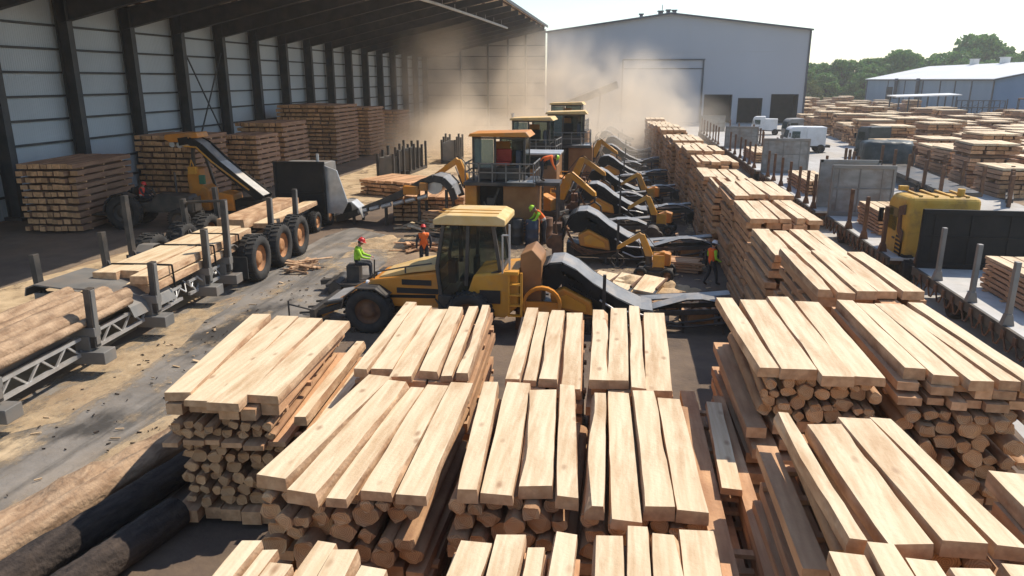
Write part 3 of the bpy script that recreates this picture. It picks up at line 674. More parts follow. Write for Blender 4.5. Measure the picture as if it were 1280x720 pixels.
# ---------------------------------------------------------------- open shed
shed = thing('open_shed', 'long open sided shed with dark steel frame and pale blue cladding', 'shed', (0, 0, 0))
RZ = lambda x: 14.7 + (x + 40) * 4.4 / 24
MB().box((-40.6, 85, 7.4), (.12, 134, 14.8)).build('side_wall', 'sheetleft', shed)
MB().box((-28.4, 150.3, 9.2), (24.5, .12, 18.4)).build('end_wall', 'sheetback', shed)
CY = [43.3 - 21 + 7 * k for k in range(19)]
for k, y in enumerate(CY):
    if y > 150: break
    mb = MB()
    mb.box((-39.35, y, 7.3), (.07, .55, 14.6)).box((-40.25, y, 7.3), (.07, .55, 14.6)).box((-39.8, y, 7.3), (.86, .06, 14.6))
    mb.box((-39.8, y, .12), (1.3, .9, .24))
    mb.build('column', 'girder', shed)
    mb = MB()
    n = 10
    for i in range(n):
        xa, xb = -39.9 + 23.7 * i / n, -39.9 + 23.7 * (i + 1) / n
        da = 1.5 - .85 * i / n; db = 1.5 - .85 * (i + 1) / n
        mb.add([(xa, y - .03, RZ(xa) - .32), (xb, y - .03, RZ(xb) - .32), (xb, y - .03, RZ(xb) - .32 - db), (xa, y - .03, RZ(xa) - .32 - da),
                (xa, y + .03, RZ(xa) - .32), (xb, y + .03, RZ(xb) - .32), (xb, y + .03, RZ(xb) - .32 - db), (xa, y + .03, RZ(xa) - .32 - da)],
               [(0, 1, 2, 3), (7, 6, 5, 4), (0, 4, 5, 1), (3, 2, 6, 7)])
        mb.bar((xa, y, RZ(xa) - .32 - da), (xb, y, RZ(xb) - .32 - db), .5, .07)
        mb.bar((xa, y, RZ(xa) - .3), (xb, y, RZ(xb) - .3), .5, .05)
    mb.build('rafter', 'girder', shed)
for z in (1.5, 3.1, 4.7, 6.3, 7.9, 9.5, 11.1, 12.7):
    MB().box((-40.42, 85, z), (.22, 134, .14)).build('girt', 'girder', shed)
for i in range(11):
    x = -38.6 + i * 2.2
    MB().box((x, 85, RZ(x) - .16), (.12, 134, .22)).build('purlin', 'rust', shed)
mb = MB(); mb.bar((-41.2, 85, RZ(-41.2)), (-16, 85, RZ(-16)), 134, .1)
mb.build('roof', 'roofin', shed)
MB().box((-15.95, 85, RZ(-16) - .12), (.14, 134, .42)).build('eave_beam', 'girder', shed)
mb = MB(); y0 = CY[7]; y1 = CY[8]
mb.bar((-39.6, CY[6] + .3, 2), (-39.6, CY[7] - .3, 11.5), .1, .1).bar((-39.55, CY[6] + .3, 11.5), (-39.55, CY[7] - .3, 2), .1, .1)
mb.build('wind_brace', 'girder', shed)
mb = MB()
for x in (-33, -27.5, -23.5, -20): mb.box((x, 150.0, 9), (.35, .4, 18 + (x + 28) * .15))
for z in (3.5, 6, 8.4, 11, 13.4, 15.4): mb.box((-28.2, 150.1, z), (24, .14, .18))
mb.build('end_wall_frame', 'girder', shed)
# hanging duct / conduit under the roof
mb = MB(); mb.tube([(-22.5, 68, 17.0), (-20.5, 82, 16.8), (-19.2, 98, 16.6), (-18.6, 118, 16.6)], .16, 7)
for y in range(70, 118, 5): mb.box((-20.9 + (y - 80) * .055, y, 17.1), (.05, .05, .8))
tag(mb.build('conduit', 'pipe'), 'pale conduit hanging on short rods under the shed roof', 'conduit')

# ---------------------------------------------------------------- gabled warehouse
gw = thing('gabled_warehouse', 'huge grey gabled warehouse with three dark dock openings and sliding door', 'warehouse', (0, 167, 0))
GX0, GX1, GR, EV, RG = -17.6, 36.4, 8.2, 18.75, 22.2
gz = lambda x: EV + (RG - EV) * (1 - abs(x - GR) / (GR - GX0 if x < GR else GX1 - GR))
ops = [(16.1, 21.9, 6.0), (23.1, 28.1, 5.3), (29.8, 35.3, 6.1)]
mb = MB(); xs = [GX0] + [v for o in ops for v in o[:2]] + [GX1]
def wallpiece(xa, xb, z0):
    pts = [(xa, z0), (xb, z0), (xb, gz(xb))] + ([(GR, RG)] if xa < GR < xb else []) + [(xa, gz(xa))]
    mb.prism(pts, 'y', 0, .3)
wallpiece(GX0, 16.1, 0); 
for (a, b, h), nx in zip(ops, [23.1, 29.8, GX1]):
    wallpiece(a, b, h); wallpiece(b, nx, 0)
mb.build('front_wall', 'sheetgrey', gw)
MB().box((GX1 - .15, 30.2, EV / 2 - .1), (.3, 59.4, EV - .2)).build('side_wall', 'sheetgrey', gw)
MB().box((GX0 + .15, 30.2, EV / 2 - .1), (.3, 59.4, EV - .2)).build('side_wall', 'sheetgrey', gw)
mb = MB()
mb.bar((GX0 - .4, 29.5, gz(GX0) + .12), (GR, 29.5, RG + .16), 61, .2).bar((GR, 29.5, RG + .16), (GX1 + .4, 29.5, gz(GX1) + .12), 61, .2)
mb.build('roof', 'roofgrey', gw)
mb = MB()
mb.bar((GX0 - .4, -.95, gz(GX0) + .02), (GR, -.95, RG + .06), .14, .3).bar((GR, -.95, RG + .06), (GX1 + .4, -.95, gz(GX1) + .02), .14, .3)
mb.box((GX1 + .05, -.12, EV / 2), (.35, .25, EV))
mb.build('roof_trim', 'trim', gw)
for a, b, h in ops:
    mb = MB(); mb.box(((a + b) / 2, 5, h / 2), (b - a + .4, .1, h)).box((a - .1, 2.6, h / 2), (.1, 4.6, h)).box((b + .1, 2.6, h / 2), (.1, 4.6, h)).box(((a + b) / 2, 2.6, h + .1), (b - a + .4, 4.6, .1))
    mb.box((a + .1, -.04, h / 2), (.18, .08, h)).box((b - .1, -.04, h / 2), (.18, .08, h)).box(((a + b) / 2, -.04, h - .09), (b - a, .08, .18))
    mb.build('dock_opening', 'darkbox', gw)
mb = MB()
for x in [GX0 + 3 + 4.5 * q for q in range(12)]:
    if not any(a - .3 < x < b + .3 for a, b, h in ops): mb.box((x, -.012, gz(x) / 2), (.07, .024, gz(x) - .4))
mb.box(((GX0 + GX1) / 2, -.014, 14.6), (GX1 - GX0, .028, .09)); mb.build('panel_seam', 'roofgrey', gw)
d = MB().box((6.9, -.12, 5.6), (16.4, .16, 11.2)).build('sliding_door', 'sheetgrey', gw)
mb = MB().box((7.2, -.2, 13.1), (17.2, .2, .28)).box((15.5, -.2, 6.5), (.3, .22, 13)).box((7.0, -.24, 11.25), (16.8, .16, .2)).box((-1.3, -.2, 6.5), (.3, .22, 13))
mb.build('door_frame', 'trim', gw)
mb = MB()
for x, s in ((6.3, 1.0), (7.9, .8), (9.2, .8), (2.2, .7)): mb.box((x, 6, gz(x) + .7), (s, 2, 1.1)).box((x, 6, gz(x) + 1.3), (s + .4, 2.4, .12))
mb.cyl((6.6, 5.5, gz(6) + 1.2), (6.6, 5.5, gz(6) + 2.6), .08, n=6)
mb.build('ridge_vent', 'trim', gw)

# ---------------------------------------------------------------- blue warehouse
bw = thing('blue_warehouse', 'long low blue clad warehouse with bright white roof and ridge vents', 'warehouse', (87, 200, 0))
LB = 100; WB = 42; EB = 9.1; RB = 13.5
MB().box((.1, LB / 2, EB / 2), (.2, LB, EB)).build('side_wall', 'sheetblue', bw)
MB().prism([(0, 0), (WB, 0), (WB, EB), (WB / 2, RB), (0, EB)], 'y', 0, .2).build('gable_wall', 'sheetblue2', bw)
mb = MB(); mb.bar((-.5, LB / 2, EB + .05), (WB / 2, LB / 2, RB + .15), LB + 1.4, .18).bar((WB / 2, LB / 2, RB + .15), (WB + .5, LB / 2, EB + .05), LB + 1.4, .18)
mb.build('roof', 'roofwhite', bw)
mb = MB().box((-.42, LB / 2, EB - .2), (.25, LB + 1, .3)).bar((-.4, -.75, EB - .12), (WB / 2, -.75, RB - .02), .12, .3).bar((WB / 2, -.75, RB - .02), (WB + .4, -.75, EB - .12), .12, .3)
mb.build('roof_trim', 'trim', bw)
for y in (0, 12, 22, 32, 45, 60, 76, 99): MB().box((-.08, y, EB / 2 - .2), (.16, .5, EB - .4)).build('downpipe', 'trim', bw)
MB().box((-.03, 74, 4.6), (.14, 6, 4.2)).build('door', 'darkbox', bw)
for y in (66, 47): MB().cyl((-.8, y, 3), (-.8, y, 8.6), .55, n=10).cyl((-.8, y, 8.6), (-.8, y, 9.4), .9, .5, n=10).build('flue', 'trim', bw)
for y in (8, 26, 44, 64): MB().box((WB / 2, y, RB + .9), (1.8, 2.4, 1.6)).box((WB / 2, y, RB + 1.8), (2.3, 2.9, .15)).build('roof_vent', 'roofwhite', bw)

sh = thing('open_shelter', 'small open shelter with pale flat roof in front of the blue warehouse', 'shelter', (66, 186, 0), 0)
MB().box((.5, 0, 5.6), (13.5, 7, .25), 0, (R(1.5), R(-2), 0)).build('roof', 'roofwhite', sh)
for x in (-5.6, -1.5, 2.6, 6.4):
    for y in (-3, 3): MB().box((x, y, 2.73), (.25, .25, 5.4 if y > 0 else 5.38)).build('post', 'trim', sh)
MB().box((-3.4, 0, .9), (3, 4, 1.8)).box((2, .3, 1.4), (2.2, 3.8, 2.8)).cyl((4.8, -2, 0), (4.8, -2, 2.4), .9, n=12).build('machine_block', 'steel', sh, bevel=.1)
def lattice_rack(loc, label, W, D, H, nx, nz):
    t = thing('steel_rack', label, 'rack', loc)
    for i in range(nx + 1):
        for y in (0, D): MB().box((W * i / nx, y, H / 2), (.18, .18, H)).build('upright', 'trim', t)
    for k in range(1, nz + 1):
        mb = MB()
        for y in (0, D): mb.box((W / 2, y - .14, H * k / nz - .1), (W, .09, .14))
        for i in range(nx): mb.bar((W * i / nx, -.2, H * (k - 1) / nz), (W * (i + 1) / nx, -.2, H * k / nz), .08, .08)
        mb.build('shelf_beam', 'trim', t)
lattice_rack((74, 184, 0), 'dark lattice steel rack right of the small shelter', 9, 2.5, 4.6, 4, 3)
lattice_rack((86.5, 189, 0), 'low steel rack at the corner of the blue warehouse', 5, 2, 2.4, 3, 2)

# ---------------------------------------------------------------- trees
def tree_proto(seed, lm, squat=1.0):
    rr = random.Random(seed); H = 1.0
    mb = MB(); mb.cyl((0, 0, 0), (.01, 0, .38), .03, .02, 8).cyl((.01, 0, .38), (.0, .01, .75), .02, .008, 7)
    cl = []
    for i in range(7):
        a = rr.uniform(0, 6.3); z = rr.uniform(.3, .62); e = (math.cos(a) * rr.uniform(.14, .3), math.sin(a) * rr.uniform(.14, .3), z + rr.uniform(.08, .25))
        mb.cyl((0, 0, z), e, .012, .004, 5)
    for i in range(60):
        a = rr.uniform(0, 6.3); z = rr.uniform(.06, .95); rad = .5 * squat * math.sqrt(max(0.02, 1 - ((z - .52) / .48) ** 2)) * rr.uniform(.35, 1)
        cl.append((math.cos(a) * rad, math.sin(a) * rad, z, rr.uniform(.07, .14)))
    lf = MB()
    for (cx, cy, cz, cr) in cl:
        for _ in range(int(95 * (cr / .1) ** 1.5)):
            v = Vector((rr.gauss(0, 1), rr.gauss(0, 1), rr.gauss(0, 1))).normalized() * cr * rr.uniform(.55, 1.12); v.z *= .75
            c = Vector((cx, cy, cz)) + v; s = rr.uniform(.016, .036)
            q = Euler((rr.uniform(0, 6), rr.uniform(0, 6), rr.uniform(0, 6))).to_matrix()
            lf.add([c + q @ Vector(p) * s for p in ((-1, -.6, 0), (.2, -1, .2), (1, .5, 0), (-.3, 1, .2))], [(0, 1, 2, 3)])
    return mb, lf, lm
TP = [tree_proto(400 + i, lm, sq) for i, (lm, sq) in enumerate([('leaf', 1), ('leaf2', 1.1), ('leaf', .85), ('leaf2', 1.25)])]
BT = []
for mb, lf, lm in TP:
    t = thing('broadleaf_tree', None, 'tree', (0, 0, 0)); mb.build('trunk', 'trunk', t); lf.build('crown', lm, t); BT.append(t)
rt = random.Random(9)
tl = []
# (pixel like columns worked out beforehand) x at Y~335, height
for x, h in ((73, 14), (80, 16), (88, 17.5), (96, 15.5), (103, 19), (110, 21), (117, 18), (124, 17), (131, 22), (138, 28), (145, 23), (152, 19), (160, 22), (168, 20), (77, 12), (92, 12), (107, 14), (121, 14), (135, 17), (149, 16), (163, 18), (176, 21), (70, 11), (75, 16), (84, 15), (91, 17), (99, 18), (106, 18), (113, 19), (120, 18), (127, 20), (133, 20), (141, 22), (148, 21), (156, 21)):
    tl.append((x + rt.uniform(-2, 2), (330 if len(tl) < 14 else 318 if len(tl) < 22 else 342) + rt.uniform(-4, 8), h))
tdone = set()
for j, (x, y, h) in enumerate(tl):
    q = j % 4
    if j == 9: lab, g = 'tallest round crowned tree rising above the blue warehouse roof', None
    else: lab, g = 'dense dark green broadleaf tree in the belt behind the far yard', 'trees behind the far yard'
    if q not in tdone:
        t = BT[q]; tdone.add(q); t.location = (x, y, 0); tag(t, lab, None, g)
    else: t = dup(BT[q], lab, (x, y, 0), rt.uniform(0, 6), 1, g)
    if j == 9 and 'group' in t.keys(): del t['group']
    h *= .92 if x > 128 else .95; t.scale = (h * 1.0, h * 1.0, h); t.rotation_euler = (0, 0, rt.uniform(0, 6))
mb, lf, lm = tree_proto(431, 'leaf3', 1.3)
t = thing('bushy_tree', 'small light green bushy tree by the corner of the grey warehouse', 'tree', (66, 300, 0)); mb.build('trunk', 'trunk', t); lf.build('crown', 'leaf3', t); t.scale = (9.5, 9.5, 8.5)

# ---------------------------------------------------------------- vehicles: helpers
def wheel(root, c, rad, wid, side=1, rimm='rim', name='wheel'):
    """wheel with axle along local x; side = which way the hub faces"""
    t = MB(); n = 28; hw = wid / 2
    prof = [(rad * .58, -hw * .8), (rad * .7, -hw), (rad * .93, -hw), (rad, -hw * .72), (rad, hw * .72), (rad * .93, hw), (rad * .7, hw), (rad * .58, hw * .8), (rad * .58, -hw * .8)]
    t.lathe(prof, c, n, 0, 'x')
    for i in range(26):
        a = 2 * math.pi * i / 26
        for sgn in (-1, 1):
            p = (c[0] + sgn * hw * .48, c[1] + math.cos(a + sgn * .06) * rad * 1.0, c[2] + math.sin(a + sgn * .06) * rad * 1.0)
            t.box(p, (hw * .8, rad * .11, rad * .07), 0, (a + math.pi / 2, 0, sgn * .25))
    o = t.build(name, 'rubber', root)
    f = side * hw
    MB().lathe([(rad * .57, f * .75), (rad * .55, f * .45), (rad * .34, f * .3), (rad * .30, f * .62), (rad * .16, f * .66), (.01, f * .66)], c, 22, 0, 'x') \
        .lathe([(rad * .57, -f * .75), (rad * .5, -f * .3), (.01, -f * .3)], c, 16, 0, 'x').build('rim', rimm, o)
    return o

# ---------------------------------------------------------------- log trailer on the left
tr = thing('log_trailer', 'long steel log trailer with upright stakes and three rusty rimmed wheels', 'log trailer', (-18.5, 21, 0), R(4.2))
HW = 2.15
for x in (-.75, .75):
    mb = MB().box((x, 7, 1.05), (.2, 30, .34)).box((x, 7, 1.24), (.42, 30, .05)).box((x, 7, .86), (.42, 30, .05))
    mb.build('chassis_rail', 'greysteel', tr)
mb = MB()
for i in range(22): mb.box((0, -7.5 + i * 1.35, 1.0), (1.5, .14, .2))
mb.build('cross_member', 'steel', tr)
for side in (-1, 1):   # lattice side rail
    mb = MB()
    for a, b in ((-8, 4.6), (5.2, 8.6)):
        mb.bar((side * (HW - .35), a, .72), (side * (HW - .35), b, .72), .1, .12).bar((side * (HW - .35), a, 1.22), (side * (HW - .35), b, 1.22), .1, .1)
        k = int((b - a) / .55)
        for i in range(k):
            ya = a + (b - a) * i / k; yb = a + (b - a) * (i + 1) / k
            mb.bar((side * (HW - .35), ya, .72 if i % 2 else 1.22), (side * (HW - .35), yb, 1.22 if i % 2 else .72), .06, .06)
    mb.build('side_rail', 'lightsteel', tr)
for yb_, h in ((-5.6, 3.0), (-1.4, 2.9), (2.2, 2.9), (6.2, 3.1), (8.1, 4.0), (13.0, 3.4), (16.4, 3.5)):
    mb = MB().box((0, yb_, 1.42), (2 * HW + .3, .34, .3)).box((0, yb_, .62), (2 * HW + .9, .62, .4) if yb_ < 10 else (2.0, .4, .3)).box((-HW + .3, yb_, 1.0), (.5, .4, .6)).box((HW - .3, yb_, 1.0), (.5, .4, .6))
    mb.build('bolster', 'greysteel', tr, bevel=.02)
    for sd in (-1, 1):
        hh = h + rnd.uniform(-.15, .2); lean = rnd.uniform(-.05, .05)
        x = sd * HW
        mb = MB().bar((x, yb_, .9 if yb_ < 10 else 1.3), (x + sd * .06, yb_ + lean, hh), .2, .3, 0, (0, 1, 0)).bar((x + sd * .11, yb_, 1.0), (x + sd * .16, yb_ + lean, hh - .05), .06, .2, 1, (0, 1, 0)).bar((x - sd * .3, yb_, 1.2), (x, yb_, 1.75), .12, .2, 0)
        mb.build('stake', ['steel', 'greysteel'], tr, bevel=.012)
for y in (10.1, 12.9, 15.4): MB().cyl((-2.3, y, 1.06), (2.3, y, 1.06), .13, n=10).box((0, y, 1.06), (1.0, .4, .4)).build('axle', 'steel', tr)
for y in (3.8, 7.2, 9.6):
    mb = MB().tube([(2.05, y, 1.4), (2.02, y, 2.27), (1.2, y + .04, 2.275), (.2, y, 2.28), (-.36, y, 2.27), (-.4, y, 1.4)], .035, 6); mb.build('load_strap', 'black', tr)
for sd in (-1, 1): MB().box((sd * 2.4, 8.6, .95), (.75, .05, 1.0)).build('mud_flap', 'rubber', tr)
mb = MB().tube([(-HW, 13.0, 2.9), (-HW + .2, 12.9, 3.15), (-HW + 1.0, 12.9, 3.2), (-HW + 2.2, 12.9, 3.25)], .07, 8)
mb.build('stake_bow', 'steel', tr)
for y in (10.1, 12.9, 15.4):
    for sd in (-1, 1): wheel(tr, (sd * 2.45, y, 1.06), 1.06, .8, sd)
for sd in (-1, 1):
    mb = MB(); mb.sheet([(-1, 0), (-.75, .55), (-.3, .85), (.3, .85), (.75, .55), (1, 0)], -.4, .4, .04)
    # curved sheet mudguard in front of the wheel set, laid across the frame
    vs = [(y_, -x_, z_) for x_, y_, z_ in mb.v]; mb.v = [(sd * 1.75 + a * .9, 8.75 + b * .8, 1.3 + c * .75) for a, b, c in vs]
    mb.build('mudguard', 'greysteel', tr)
mb = MB().sheet([(-2.0, .05), (-1.9, .35), (-1.5, .5), (-.5, .42), (.6, .34), (1.4, .15), (1.9, -.25), (2.05, -.6)], -1.5, 1.3, .05)
mb.v = [(x, y + 2.6 + .12 * math.sin(x * 2), z + 1.62 + .06 * math.sin(y * 3)) for x, y, z in mb.v]
mb.build('cover_plate', 'greysteel', tr)
MB().cyl((-1.3, 4.9, 1.35), (1.3, 4.9, 1.35), .42, n=16).build('air_tank', 'steel', tr)
mb = MB()
for i in range(9): mb.tube([(HW - .5 + rnd.uniform(-.2, .2), 3 + i * .7, 1.3), (HW - .3 + rnd.uniform(-.1, .2), 3.3 + i * .7, .95), (HW - .45, 3.7 + i * .7, 1.25)], .035, 5)
mb.build('hose', 'lightsteel', tr)
RT = Matrix.Rotation(R(4.2), 3, 'Z')
def tloc(x, y, z): v = RT @ Vector((x, y, 0)); return (v.x - 18.5, v.y + 21, z)
for i, (x, w_, z, y0, y1, lab) in enumerate([(.1, .85, 1.95, 2.6, 11.4, 'leftmost wide plank on the middle load of the log trailer'), (.9, .75, 1.96, 2.9, 11.6, 'middle wide plank on the middle load of the log trailer'),
                                           (1.62, .62, 1.94, 2.2, 11.2, 'right wide plank on the middle load of the log trailer'), (.3, .9, 1.6, 2.7, 11.0, 'lower left plank beneath the middle load of the log trailer'),
                                           (1.25, .9, 1.6, 2.4, 11.3, 'lower right plank beneath the middle load of the log trailer'), (1.88, .26, 1.58, 2.3, 9.2, 'narrow edge board along the right of the trailer load')]):
    plank_thing(tloc(x, y0, z), tloc(x, y1, z), w_, .3 if z > 1.8 else .28, rnd, lab, 'timber loaded on the log trailer', .8)
for i, (x, ra, z, lab) in enumerate([(-.35, .31, 1.58, 'left stripped log at the near end of the trailer'), (.28, .29, 1.58, 'second stripped log at the near end of the trailer'), (.88, .32, 1.58, 'third stripped log at the near end of the trailer'),
                                     (1.5, .26, 1.58, 'fourth stripped log at the near end of the trailer'), (1.87, .14, 1.58, 'thin stripped log on the outer edge of the trailer')]):
    o = ground_log(tloc(x, -9, z), tloc(x + .1, 1.0 + rnd.uniform(-.4, .6), z), ra, ra * .9, 'barkbrown', lab, 40 + i); o['group'] = 'timber loaded on the log trailer'
plank_thing(tloc(-.4, 14.0, 1.6), tloc(-.2, 21.5, 1.6), 1.5, .5, rnd, 'thick weathered beam on the far end of the log trailer', 'timber loaded on the log trailer', 1.0, 'beam', 'beam', ['wane', 'wane', 'end'])
plank_thing(tloc(1.0, 14.5, 1.58), tloc(1.1, 22.0, 1.58), .8, .25, rnd, 'flat board beside the thick beam on the log trailer', 'timber loaded on the log trailer', .6)

# tractor unit with dark headboard pulling the trailer (seen from behind)
tk = thing('timber_truck', 'dark timber truck with tall black headboard at the far end of trailer', 'truck', (-19.9, 43.6, 0), R(3))
MB().box((0, 0, 2.5), (3.2, .16, 3.3)).box((0, -.1, 4.08), (3.3, .12, .14)).box((-1.55, -.1, 2.5), (.14, .12, 3.2)).box((1.55, -.1, 2.5), (.14, .12, 3.2)).box((0, -.1, 2.2), (3.0, .08, .1)).build('headboard', 'black', tk, bevel=.02)
MB().box((0, 1.3, .95), (1.3, 8.5, .4)).build('chassis', 'steel', tk)
mb = MB().prism([(.6, 1.1), (3.0, 1.1), (3.2, 2.0), (2.9, 3.9), (2.2, 4.0), (.6, 4.0)], 'x', -1.35, 1.35); mb.build('cab', 'greysteel', tk, bevel=.06)
MB().box((1.37, 2.0, 2.9), (.04, 1.1, .9)).box((-1.37, 2.0, 2.9), (.04, 1.1, .9)).build('window', 'glass', tk)
mb = MB().prism([(1.5, 0.9), (2.5, .9), (2.9, 1.6), (2.6, 2.6), (2.3, 3.6), (1.5, 3.9)], 'y', .2, .32); mb.build('side_fairing', 'lightsteel', tk, bevel=.03)
mb = MB().sheet([(-.9, 0), (-.7, .55), (-.25, .9), (.3, .9), (.75, .5), (1.0, -.1)], -.6, .6, .05); mb.v = [(x + 2.7, y + 1.2, z + .7) for x, y, z in mb.v]; mb.build('mudguard', 'lightsteel', tk)
for y in (-1.4, .9, 3.6):
    for sd in (-1, 1): wheel(tk, (sd * 1.2, y + .2, .62), .62, .5, sd)
MB().cyl((1.1, .3, 1.2), (1.1, .3, 4.6), .1, n=8).build('exhaust', 'lightsteel', tk)

# ---------------------------------------------------------------- dark machine in the shed shade
def yard_tractor(loc, rz, label, paint, cat='tractor', s=1.0, group=None, cab=False):
    t = thing('yard_tractor', label, cat, loc, rz, group); t.scale = (s,) * 3
    MB().prism([(-1.6, .8), (-1.6, 1.2), (.2, 1.3), (.5, 1.7), (2.1, 1.6), (2.3, 1.3), (2.3, .75)], 'y', -.5, .5).build('bonnet', paint, t, bevel=.06)
    MB().box((2.33, 0, 1.15), (.06, .8, .7)).build('grille', 'steel', t)
    MB().box((-.4, 0, 1.38), (.65, .7, .14)).box((-.75, 0, 1.7), (.12, .7, .6)).build('seat', 'black', t, bevel=.04)
    MB().bar((.3, 0, 1.45), (.1, 0, 1.95), .06, .06).lathe([(.2, -.015), (.24, 0), (.2, .015), (.2, -.015)], (.08, 0, 1.97), 14, 0).build('steering_wheel', 'steel', t)
    for sd in (-1, 1):
        for (x, ra) in ((-1.0, .85), (1.7, .5)):
            tmp = wheel(t, (0, 0, 0), ra, .45, sd, 'steel'); tmp.location = (x, sd * .85, ra); tmp.rotation_euler = (0, 0, R(90))
        mb = MB().sheet([(-.95, 0), (-.8, .5), (-.4, .85), (.1, .95), (.6, .75)], -.28, .28, .04); mb.v = [(x - 1, y + sd * .85, z + .9) for x, y, z in mb.v]; mb.build('mudguard', paint, t)
    MB().cyl((1.2, .3, 1.6), (1.2, .3, 2.7), .06, n=8).build('exhaust', 'steel', t)
    MB().box((-2.6, 0, .75), (2.0, 1.8, .12)).bar((-3.5, -.8, .8), (-3.5, -.8, 1.7), .08, .08).bar((-3.5, .8, .8), (-3.5, .8, 1.7), .08, .08).bar((-3.5, -.8, 1.7), (-3.5, .8, 1.7), .08, .08).build('rear_frame', 'steel', t)
    if cab:
        MB().box((-.5, 0, 2.75), (1.5, 1.5, .14)).build('cab_roof', paint, t, bevel=.04)
        for x in (-1.15, .2):
            for y in (-.68, .68): MB().box((x, y, 2.0), (.09, .09, 1.4)).build('cab_post', 'steel', t)
    return t
yard_tractor((-29.6, 42.8, 0), R(8), 'dark open tractor in the shed shade carrying the driver in red', 'steel', s=1.25)
yard_tractor((88.5, 176, 0), R(200), 'dark tractor with cab parked by the blue warehouse corner', 'rust', s=2.1, cab=True)
yard_tractor((97, 180, 0), R(170), 'green tractor with cab parked near the right end of blue warehouse', 'green', s=2.0, cab=True)

# ---------------------------------------------------------------- wheel loader
ld = thing('wheel_loader', 'dusty yellow wheel loader with tan roof and dark glass cab', 'wheel loader', (-6.35, 26.3, 0)); ld.scale = (1, 1, .96)
MB().prism([(-2.75, .95), (-2.95, 1.75), (-2.7, 2.0), (-.15, 2.4), (-.15, .95)], 'y', -1.0, 1.0).build('bonnet', 'amber', ld, bevel=.07)
MB().prism([(-2.45, 2.1), (-1.2, 2.5), (-.25, 2.66), (-.25, 2.42), (-1.2, 2.28), (-2.5, 1.98)], 'y', -.85, .85).build('bonnet_lid', 'roofyellow', ld, bevel=.03)
for z, x0, x1 in ((1.95, -1.55, -.45), (1.62, -1.75, -.2)): MB().box(((x0 + x1) / 2, -1.02, z), (x1 - x0, .06, .2)).build('bonnet_vent', 'darkbox', ld)
mb = MB().prism([(-.2, .7), (-.2, 1.5), (.3, 1.5), (.3, 1.15), (.75, .95), (.75, .7)], 'y', -1.1, 1.1); mb.build('articulation_joint', 'steel', ld, bevel=.03)
mb = MB().prism([(.95, .75), (.95, 1.75), (1.15, 2.35), (2.75, 2.55), (2.75, 1.2), (2.3, .75)], 'y', -1.15, 1.15); mb.build('rear_body', 'yellow', ld, bevel=.06)
MB().box((1.75, -1.17, 1.55), (.75, .05, .5)).build('body_vent', 'darkbox', ld)
cb = MB().prism([(-.1, 1.45), (-.22, 2.6), (.05, 4.2), (1.85, 4.2), (2.1, 2.5), (1.1, 2.1), (1.0, 1.45)], 'y', -.95, .95).build('cab', 'glass', ld)
mb = MB()
for sy in (-.98, .98):
    for a, b in (((-.1, 1.45), (-.22, 2.6)), ((-.22, 2.6), (.05, 4.2)), ((1.85, 4.2), (2.1, 2.5)), ((.85, 1.9), (.95, 4.2)), ((-.1, 1.45), (1.0, 1.45)), ((1.1, 2.1), (2.1, 2.5))):
        mb.bar((a[0], sy, a[1]), (b[0], sy, b[1]), .12, .13, 0, (0, 1, 0))
for z, x in ((1.45, -.12), (4.15, .05), (4.15, 1.85), (2.5, 2.12)): mb.bar((x, -.98, z), (x, .98, z), .12, .12)
mb.build('window_frame', 'steel', cb)
MB().prism([(-.3, 4.22), (-.3, 4.42), (.2, 4.6), (2.0, 4.6), (2.3, 4.46), (2.3, 4.22)], 'y', -1.15, 1.15).build('cab_roof', 'roofyellow', ld, bevel=.05)
MB().box((.9, 0, 4.61), (2.2, .06, .03)).box((.9, -.6, 4.61), (2.2, .05, .03)).build('roof_rib', 'yellow', ld)
MB().box((-.2, -.8, 4.12), (.2, .2, .12)).box((.45, -1.0, 4.15), (.3, .2, .12)).build('work_lamp', 'black', ld)
mb = MB().tube([(2.45, -1.1, 2.4), (2.45, -1.1, 4.3)], .04).tube([(2.2, -1.1, 2.4), (2.2, -1.1, 3.9), (2.45, -1.1, 3.9)], .035); mb.build('grab_rail', 'lightsteel', ld)
mb = MB().box((2.55, -1.25, 2.55), (.5, .35, .12)).box((2.45, -1.28, 1.7), (.08, .08, 1.7)).box((2.9, -1.28, 1.7), (.08, .08, 1.7))
for z in (.9, 1.3, 1.7, 2.1): mb.box((2.68, -1.28, z), (.4, .2, .05))
mb.build('ladder', 'yellow', ld)
MB().prism([(2.78, .9), (2.78, 3.1), (3.2, 3.3), (3.55, 2.9), (3.55, .9)], 'y', -.7, .9).build('radiator_housing', 'brownpaint', ld, bevel=.05)
mb = MB().lathe([(.72, -.12), (.72, .12), (.6, .14), (.6, -.14), (.72, -.12)], (3.6, -.9, 1.25), 20, 0, 'y'); mb.box((3.6, -.86, .9), (1.3, .14, .9)); mb.build('fan_shroud', 'amber', ld)
MB().cyl((.3, .7, 2.4), (.3, .7, 4.2), .09, n=8).build('exhaust', 'steel', ld)
MB().box((.75, 0, 1.95), (.6, .6, .16)).box((1.05, 0, 2.4), (.14, .6, .85)).box((.15, 0, 2.2), (.3, .5, .9)).lathe([(.19, -.02), (.23, 0), (.19, .02), (.19, -.02)], (.35, 0, 2.75), 14, 0).build('driver_seat', 'black', ld, bevel=.03)
mb = MB()
for sy in (-1, 1):
    mb.prism([(-2.6, 1.45), (-2.5, 1.7), (-3.2, 1.6), (-4.4, .95), (-4.95, .5), (-4.8, .3), (-4.2, .65), (-3.2, 1.3)], 'y', sy * .72 - .09, sy * .72 + .09)
mb.build('lift_arm', 'amber', ld, bevel=.02)
mb = MB()
